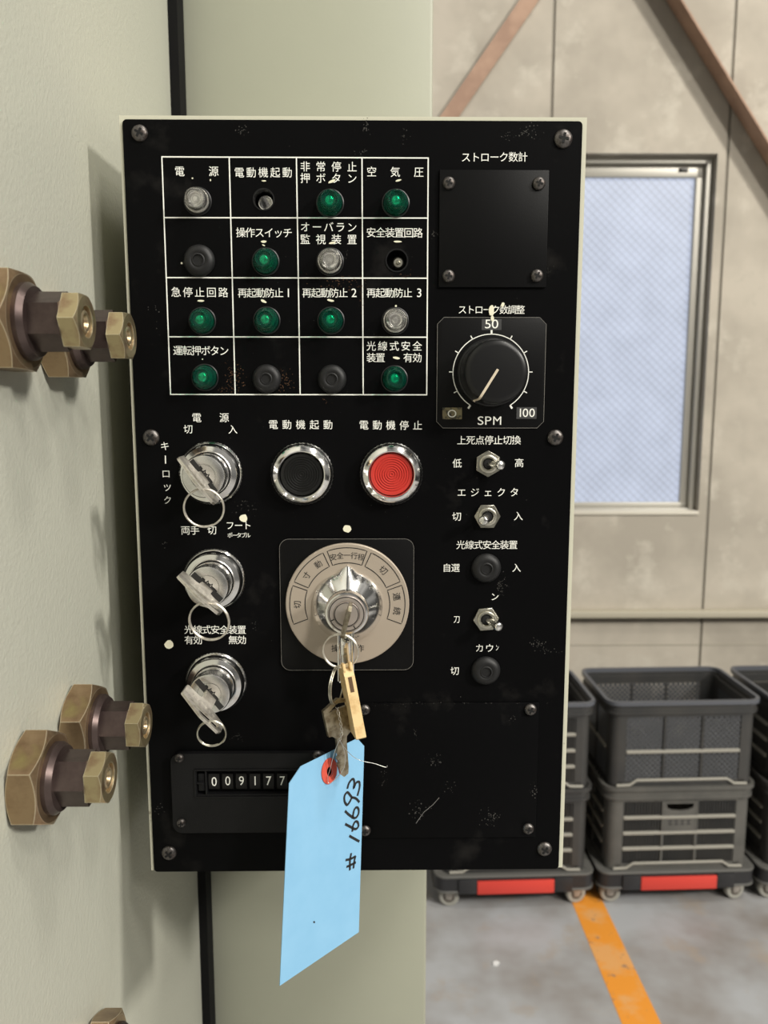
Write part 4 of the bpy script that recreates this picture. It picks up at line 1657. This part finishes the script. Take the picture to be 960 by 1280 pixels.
# hasp arm: channel with screw
hh0 = RH + 0.0120
pts = [p(423.8, 788, hh0), p(444.5, 787, hh0), p(441.5, 853, hh0), p(424.0, 853, hh0)]
bm = bmesh.new()
(xa, za), (xb, _), (xc, zc), (xd, zd) = pts
add_box(bm, xd, xc, -hh0 - 0.0012, -hh0, zd, za, 0.0003)
add_box(bm, xd - 0.0008, xd + 0.0010, -hh0 - 0.0042, -hh0, zd + 0.002, za, 0.0004)
add_box(bm, xc - 0.0010, xc + 0.0008, -hh0 - 0.0042, -hh0, zd - 0.003, za, 0.0004)
add_box(bm, xd + 0.0012, xc - 0.0012, -hh0 - 0.0034, -hh0, za - 0.015, za - 0.0005, 0.0004)
# leg down to the dial ring so the arm is carried by the knob
add_box(bm, xd + 0.001, xc - 0.001, -hh0, -RH + 0.0, za - 0.003, za + 0.004)
hasp = link('hasp_arm', finish(bm, 'hasp_arm'), M_CHROME, selp, label='chrome hasp arm')
screw(hasp, 433.5, 798.8, 5.8, hh0 + 0.0034, 0.3, mt=M_NICKEL)

# counter ----------------------------------------------------------------------
a, b = p(218.5, 1037.5, HP), p(410, 938, HP)
outer = rounded(a[0], b[0], a[1], b[1], 0.006)
HC = HP + 0.004
wa, wb = p(259, 993, HC), p(400, 963, HC)
ra_, rb_ = p(246.5, 993.5, HC), p(256, 964, HC)
ctr = link('hour_counter', holed_plate('hour_counter', outer, [[(wa[0], wa[1]), (wb[0], wa[1]), (wb[0], wb[1]), (wa[0], wb[1])],
                                                           [(ra_[0], ra_[1]), (rb_[0], ra_[1]), (rb_[0], rb_[1]), (ra_[0], rb_[1])]], HP, HC), M_BLKPLASTIC, box)
ctr.name = 'stroke_counter'
ctr.data.name = 'stroke_counter'
bm = bmesh.new()
fa, fb = p(243.5, 997.5, HC), p(404, 960.5, HC)
tt = 0.0012
add_box(bm, fa[0], fb[0], -HC - 0.0008, -HC, fb[1] - tt, fb[1], 0.0003)
add_box(bm, fa[0], fb[0], -HC - 0.0008, -HC, fa[1], fa[1] + tt, 0.0003)
add_box(bm, fa[0], fa[0] + tt, -HC - 0.0008, -HC, fa[1] + tt, fb[1] - tt, 0.0003)
add_box(bm, fb[0] - tt, fb[0], -HC - 0.0008, -HC, fa[1] + tt, fb[1] - tt, 0.0003)
link('window_bezel', finish(bm, 'window_bezel'), M_BLKPLASTIC, ctr)
HDR = HP + 0.0010
for i, ch in enumerate('009177'):
    x = 267.7 + 17.05 * i
    a1_, b1_ = p(x - 6.4, 986, HDR), p(x + 6.4, 967, HDR)
    bm = bmesh.new()
    zc_ = (a1_[1] + b1_[1]) / 2
    hz = (b1_[1] - a1_[1]) / 2
    n = 8
    A = []
    B = []
    for j in range(n + 1):
        t = -1 + 2 * j / n
        dep = 0.0010 * math.cos(t * 1.3)
        A.append(bm.verts.new((a1_[0], -HDR - dep, zc_ + hz * t)))
        B.append(bm.verts.new((b1_[0], -HDR - dep, zc_ + hz * t)))
    A.append(bm.verts.new((a1_[0], -HP - 0.0002, zc_ + hz)))
    B.append(bm.verts.new((b1_[0], -HP - 0.0002, zc_ + hz)))
    A.append(bm.verts.new((a1_[0], -HP - 0.0002, zc_ - hz)))
    B.append(bm.verts.new((b1_[0], -HP - 0.0002, zc_ - hz)))
    for j in range(len(A)):
        j2 = (j + 1) % len(A)
        bm.faces.new((A[j], A[j2], B[j2], B[j]))
    bm.faces.new(A)
    bm.faces.new(B)
    dr = link('number_drum', finish(bm, 'number_drum'), M_DRUM, ctr)
    caption(dr, [(ch, x, 976.5 + (-0.5 if i else 0.5), x, 976.5, 17, 0.85)], HDR + 0.0011)
bm = bmesh.new()
a1_, b1_ = p(247.5, 990, HC), p(255, 968, HC)
zc_ = (a1_[1] + b1_[1]) / 2
hz = (b1_[1] - a1_[1]) / 2
add_box(bm, a1_[0], b1_[0], -HP - 0.0030, -HP, a1_[1], b1_[1], 0.0005)
add_box(bm, a1_[0] - 0.0006, b1_[0] - 0.0004, -HP - 0.0052, -HP - 0.0028, zc_ - 0.0002, zc_ + 0.0007, 0.0002)
link('reset_lever', finish(bm, 'reset_lever'), M_BLKPLASTIC, ctr)
for (x, y, r, a_) in ((223.7, 948, 5.8, 0.2), (396.5, 944.5, 5.8, 0.4), (226.4, 1029.3, 5.8, 0.1)):
    screw(ctr, x, y, r, HC, a_)

# ================================================================== things hanging from the selector lock
HB = RH + 0.0204
# key in the selector lock, seen nearly edge-on
ku, kv = p(433.5, 769, HB)
sang = math.atan2(38, 10)
X = (PANEL.U * math.cos(sang) + Vector((0, 0, 1)) * math.sin(sang)).normalized()
X = -X
Z = PANEL.N.copy()
Z = (Z + Vector((0, 0, 1)) * 0.02 + PANEL.U * 0.02).normalized()
Y = Z.cross(X).normalized()
X = Y.cross(Z)
outer = [(-3.6, -7), (3.6, -7), (3.6, 2.4), (9.0, 5.5), (10.0, 7), (10.0, 17), (7.5, 20.5), (-7.5, 20.5), (-10.0, 17), (-10.0, 7), (-9.0, 5.5), (-3.6, 2.4)]
hole = circle(4.5, 14.5, 3.2, 20)
me = holed_plate('selector_key', [(x * k, z * k) for x, z in outer], [[(x * k, z * k) for x, z in hole]], -1.1 * k, 1.1 * k)
o = link('selector_key', me, M_OLDKEY)
mw = Matrix((X, Y, Z)).transposed().to_4x4()
mw.translation = PANEL.world(ku, HB, kv)
o.matrix_world = mw
tag(o, 'brassy key seen edge-on in the round chrome selector lock', 'key')

HR = HB + 0.0150
rr = 22.2 * PANEL.mpp(426, 814, HR)
o = link('key_ring', ring_mesh(rr, 0.00056, 2), M_STEEL, None, PANEL.wpx(425.8, 814, HR), (0.05, 0, YAW - 0.10))
tag(o, 'round split ring hanging from the selector key', 'key ring')
o = link('key_ring', ring_mesh(23.2 * PANEL.mpp(421, 856, HR), 0.00052, 2), M_NICKEL, None, PANEL.wpx(421, 856.5, HR), (0, 0.0, YAW + math.radians(72)))
tag(o, 'narrow looking split ring seen edge-on below the round ring, holding the worn key', 'key ring')


# vertical plane helper with own yaw through a pixel at a given height over the panel
def own_frame(px, py, h, yaw):
    return Frame(PANEL.wpx(px, py, h), YAW + yaw)


# worn key hanging down
KF = own_frame(422, 884, HR, math.radians(34))
kp = [(420.6, 872.8), (402.8, 888.8), (410, 921), (414, 920), (419.6, 923), (421, 933), (420.2, 941), (422.6, 944), (420.6, 948), (423, 952), (421, 956), (423.5, 961), (425.5, 968), (429, 970.5),
      (434.3, 966), (434.8, 958), (432.2, 924), (432.6, 919), (436.8, 914), (438.2, 878), (435.8, 873.5)]
hp = [(409.5, 890.5), (420.5, 878.5), (435, 876.5), (435, 880.5), (424, 885)]
me = holed_plate('worn_key', [KF.px(*q_) for q_ in kp], [[KF.px(*q_) for q_ in hp]], -0.0011, 0.0011)
o = link('worn_key', me, M_OLDKEY, None, KF.o, (0, 0, KF.yaw))
tag(o, 'worn dark brass key hanging loose above the blue tag', 'key')

# ivory plastic fob seen edge-on
fo = PANEL.wpx(431.5, 833, HR)
fb_ = PANEL.wpx(447.5, 917, HR + 0.004)
ax_ = (fb_ - fo)
Lf = ax_.length
Zf = -ax_.normalized()
Yf = (PANEL.N - Zf * PANEL.N.dot(Zf))
Yf.normalize()
Yf = (Matrix.Rotation(math.radians(14), 3, Zf) @ Yf)
Xf = Yf.cross(Zf).normalized()
t_ = 0.0030
dpt = 0.010
bm = bmesh.new()
# two cheeks and a web so that a slot stays open at the top
prof = [(-dpt, -Lf + 0.002), (-dpt + 0.002, -Lf), (dpt - 0.002, -Lf - 0.001), (dpt, -Lf), (dpt, -0.004), (dpt - 0.003, 0.0), (-dpt + 0.003, 0.0), (-dpt, -0.004)]
hol = circle(dpt * 0.35, -0.0045, 0.0022, 16)
me1 = holed_plate('key_fob', prof, [hol], -t_, t_)
# holed_plate lies in (x,z); here profile depth is local x -> turn so depth = local y
me1.transform(Matrix.Rotation(math.pi / 2, 4, 'Z'))
bm = bmesh.new()
bm.from_mesh(me1)
bmesh.ops.remove_doubles(bm, verts=bm.verts, dist=1e-6)
me1 = finish(bm, 'key_fob', ang=30)
o = link('key_fob', me1, M_IVORY)
mw = Matrix((Xf, Yf, Zf)).transposed().to_4x4()
mw.translation = fo
o.matrix_world = mw
tag(o, 'ivory plastic key fob seen edge-on, hanging beside the worn key', 'key fob')
bm = bmesh.new()
add_box(bm, -0.0011, 0.0011, dpt - 0.0006, dpt + 0.0002, -0.0135, -0.0045)
link('slot_mark', finish(bm, 'slot_mark', False), mat('fob slot', (0.10, 0.055, 0.025), 0.7), o)
bm = bmesh.new()
for sx in (-1, 1):
    add_box(bm, sx * 0.0021 - 0.0009, sx * 0.0021 + 0.0009, dpt - 0.006, dpt - 0.0005, -0.001, 0.0035, 0.0004)
link('fob_lug', finish(bm, 'fob_lug'), M_IVORY, o)

# paper tag -----------------------------------------------------------------
TF = own_frame(411, 964, HR - 0.004, math.radians(44))
tp = [(446.5, 923), (455, 932.5), (448.2, 1165), (349.5, 1232), (361.2, 979.5), (375.7, 958)]
eh = [(411.5 + 4.4 * math.cos(2 * math.pi * i / 16), 964.2 + 6.6 * math.sin(2 * math.pi * i / 16)) for i in range(16)]
me = holed_plate('paper_tag', [TF.px(*q_) for q_ in tp], [[TF.px(*q_) for q_ in eh]], -0.00025, 0.00025)
tago = link('paper_tag', me, M_TAG, None, TF.o, (0, 0, TF.yaw))
tag(tago, 'light blue card tag with handwritten number, hanging from the keys by wire', 'tag')
eo = []
for i in range(28):
    a_ = 2 * math.pi * i / 28
    dx, dy = 9.6 * math.cos(a_), 16.2 * math.sin(a_)
    eo.append(TF.px(411.5 + dx, 963.8 - dx * 0.28 + dy, 0.0006))
eh2 = [(411.5 + 4.0 * math.cos(2 * math.pi * i / 16), 964.2 + 6.2 * math.sin(2 * math.pi * i / 16)) for i in range(16)]
me = holed_plate('eyelet', eo, [[TF.px(*q_) for q_ in eh2]], 0.00026, 0.0008)
link('eyelet', me, M_EYELET, tago, label='red paper eyelet')
me = holed_plate('eyelet', eo, [[TF.px(*q_) for q_ in eh2]], -0.0008, -0.00026)
link('eyelet', me, M_EYELET, tago, label='red paper eyelet')


def tz(x, y):
    return (420 + x / 9.14, 960 + y / 9.14)


strokes = [
    [(130, 238), (150, 170), (192, 125), (210, 160), (203, 232), (230, 170), (265, 160), (270, 220), (245, 318)],
    [(268, 392), (230, 350), (185, 340), (158, 385), (128, 422), (100, 385), (98, 320), (130, 278), (162, 310), (185, 342)],
    [(103, 490), (150, 535), (215, 572), (255, 530), (258, 470), (232, 450), (205, 490), (190, 580)],
    [(105, 640), (165, 672), (220, 698), (255, 670), (250, 622), (222, 612), (195, 660), (188, 728)],
    [(152, 775), (268, 840)],
    [(175, 972), (160, 1060), (160, 1168)],
    [(225, 1005), (210, 1060), (200, 1148)],
    [(110, 1052), (165, 1040), (225, 1008)],
    [(120, 1130), (165, 1110), (228, 1078)],
]
bm = bmesh.new()
for s in strokes:
    pts = [TF.px(*tz(*q_), 0.0004) for q_ in s]
    path = smooth_path([(x, 0, z) for x, z in pts], 5)
    add_ribbon(bm, [(q_.x, q_.z) for q_ in path], 0.0016, 0.0004)
link('handwriting', finish(bm, 'handwriting', False), M_INK, tago, label='black handwritten number')
bm = bmesh.new()
add_prism(bm, [TF.px(x, y, 0) for x, y in ((391, 1151.5), (393, 1151), (393.5, 1153), (391.5, 1153.6))], 0.0002, 0.0004)
link('ink_speck', finish(bm, 'ink_speck', False), M_INK, tago)

# thin wire -------------------------------------------------------------------
bm = bmesh.new()


def wp(pts, h0, h1):
    n = len(pts)
    return [PANEL.wpx(x, y, h0 + (h1 - h0) * i / (n - 1)) for i, (x, y) in enumerate(pts)]


W0 = HR + 0.004
main = [(421, 884), (424, 896), (426, 906), (427, 916), (424.5, 925)]
for sgn in (-1, 1):
    pts = smooth_path(wp(main, W0, W0 + 0.001), 10)
    n = len(pts)
    tw = []
    for i, q_ in enumerate(pts):
        a_ = 2 * math.pi * 3.2 * i / n
        tw.append(q_ + PANEL.U * (0.0007 * math.cos(a_) * sgn) + PANEL.N * (0.0007 * math.sin(a_) * sgn))
    add_tube(bm, tw, 0.00020, 6)
for pts, h0, h1 in (([(424.5, 925), (420, 935), (415.5, 950), (412.5, 962), (409, 972)], W0 + .001, HR - 0.003),
                    ([(424.5, 925), (431, 935), (441, 945.5), (452, 951), (468, 954.5), (482, 959), (484, 957)], W0 + .001, HR - 0.004),
                    ([(424.5, 925), (429, 934), (431.5, 948), (429, 962), (418, 975), (411, 979), (410, 970)], W0 + .001, HR - 0.001)):
    add_tube(bm, smooth_path(wp(pts, h0, h1), 8), 0.00020, 6)
o = link('tag_wire', finish(bm, 'tag_wire', ang=80), M_WIRE)
tag(o, 'thin twisted tin wire tying the blue tag to the keys', 'wire')
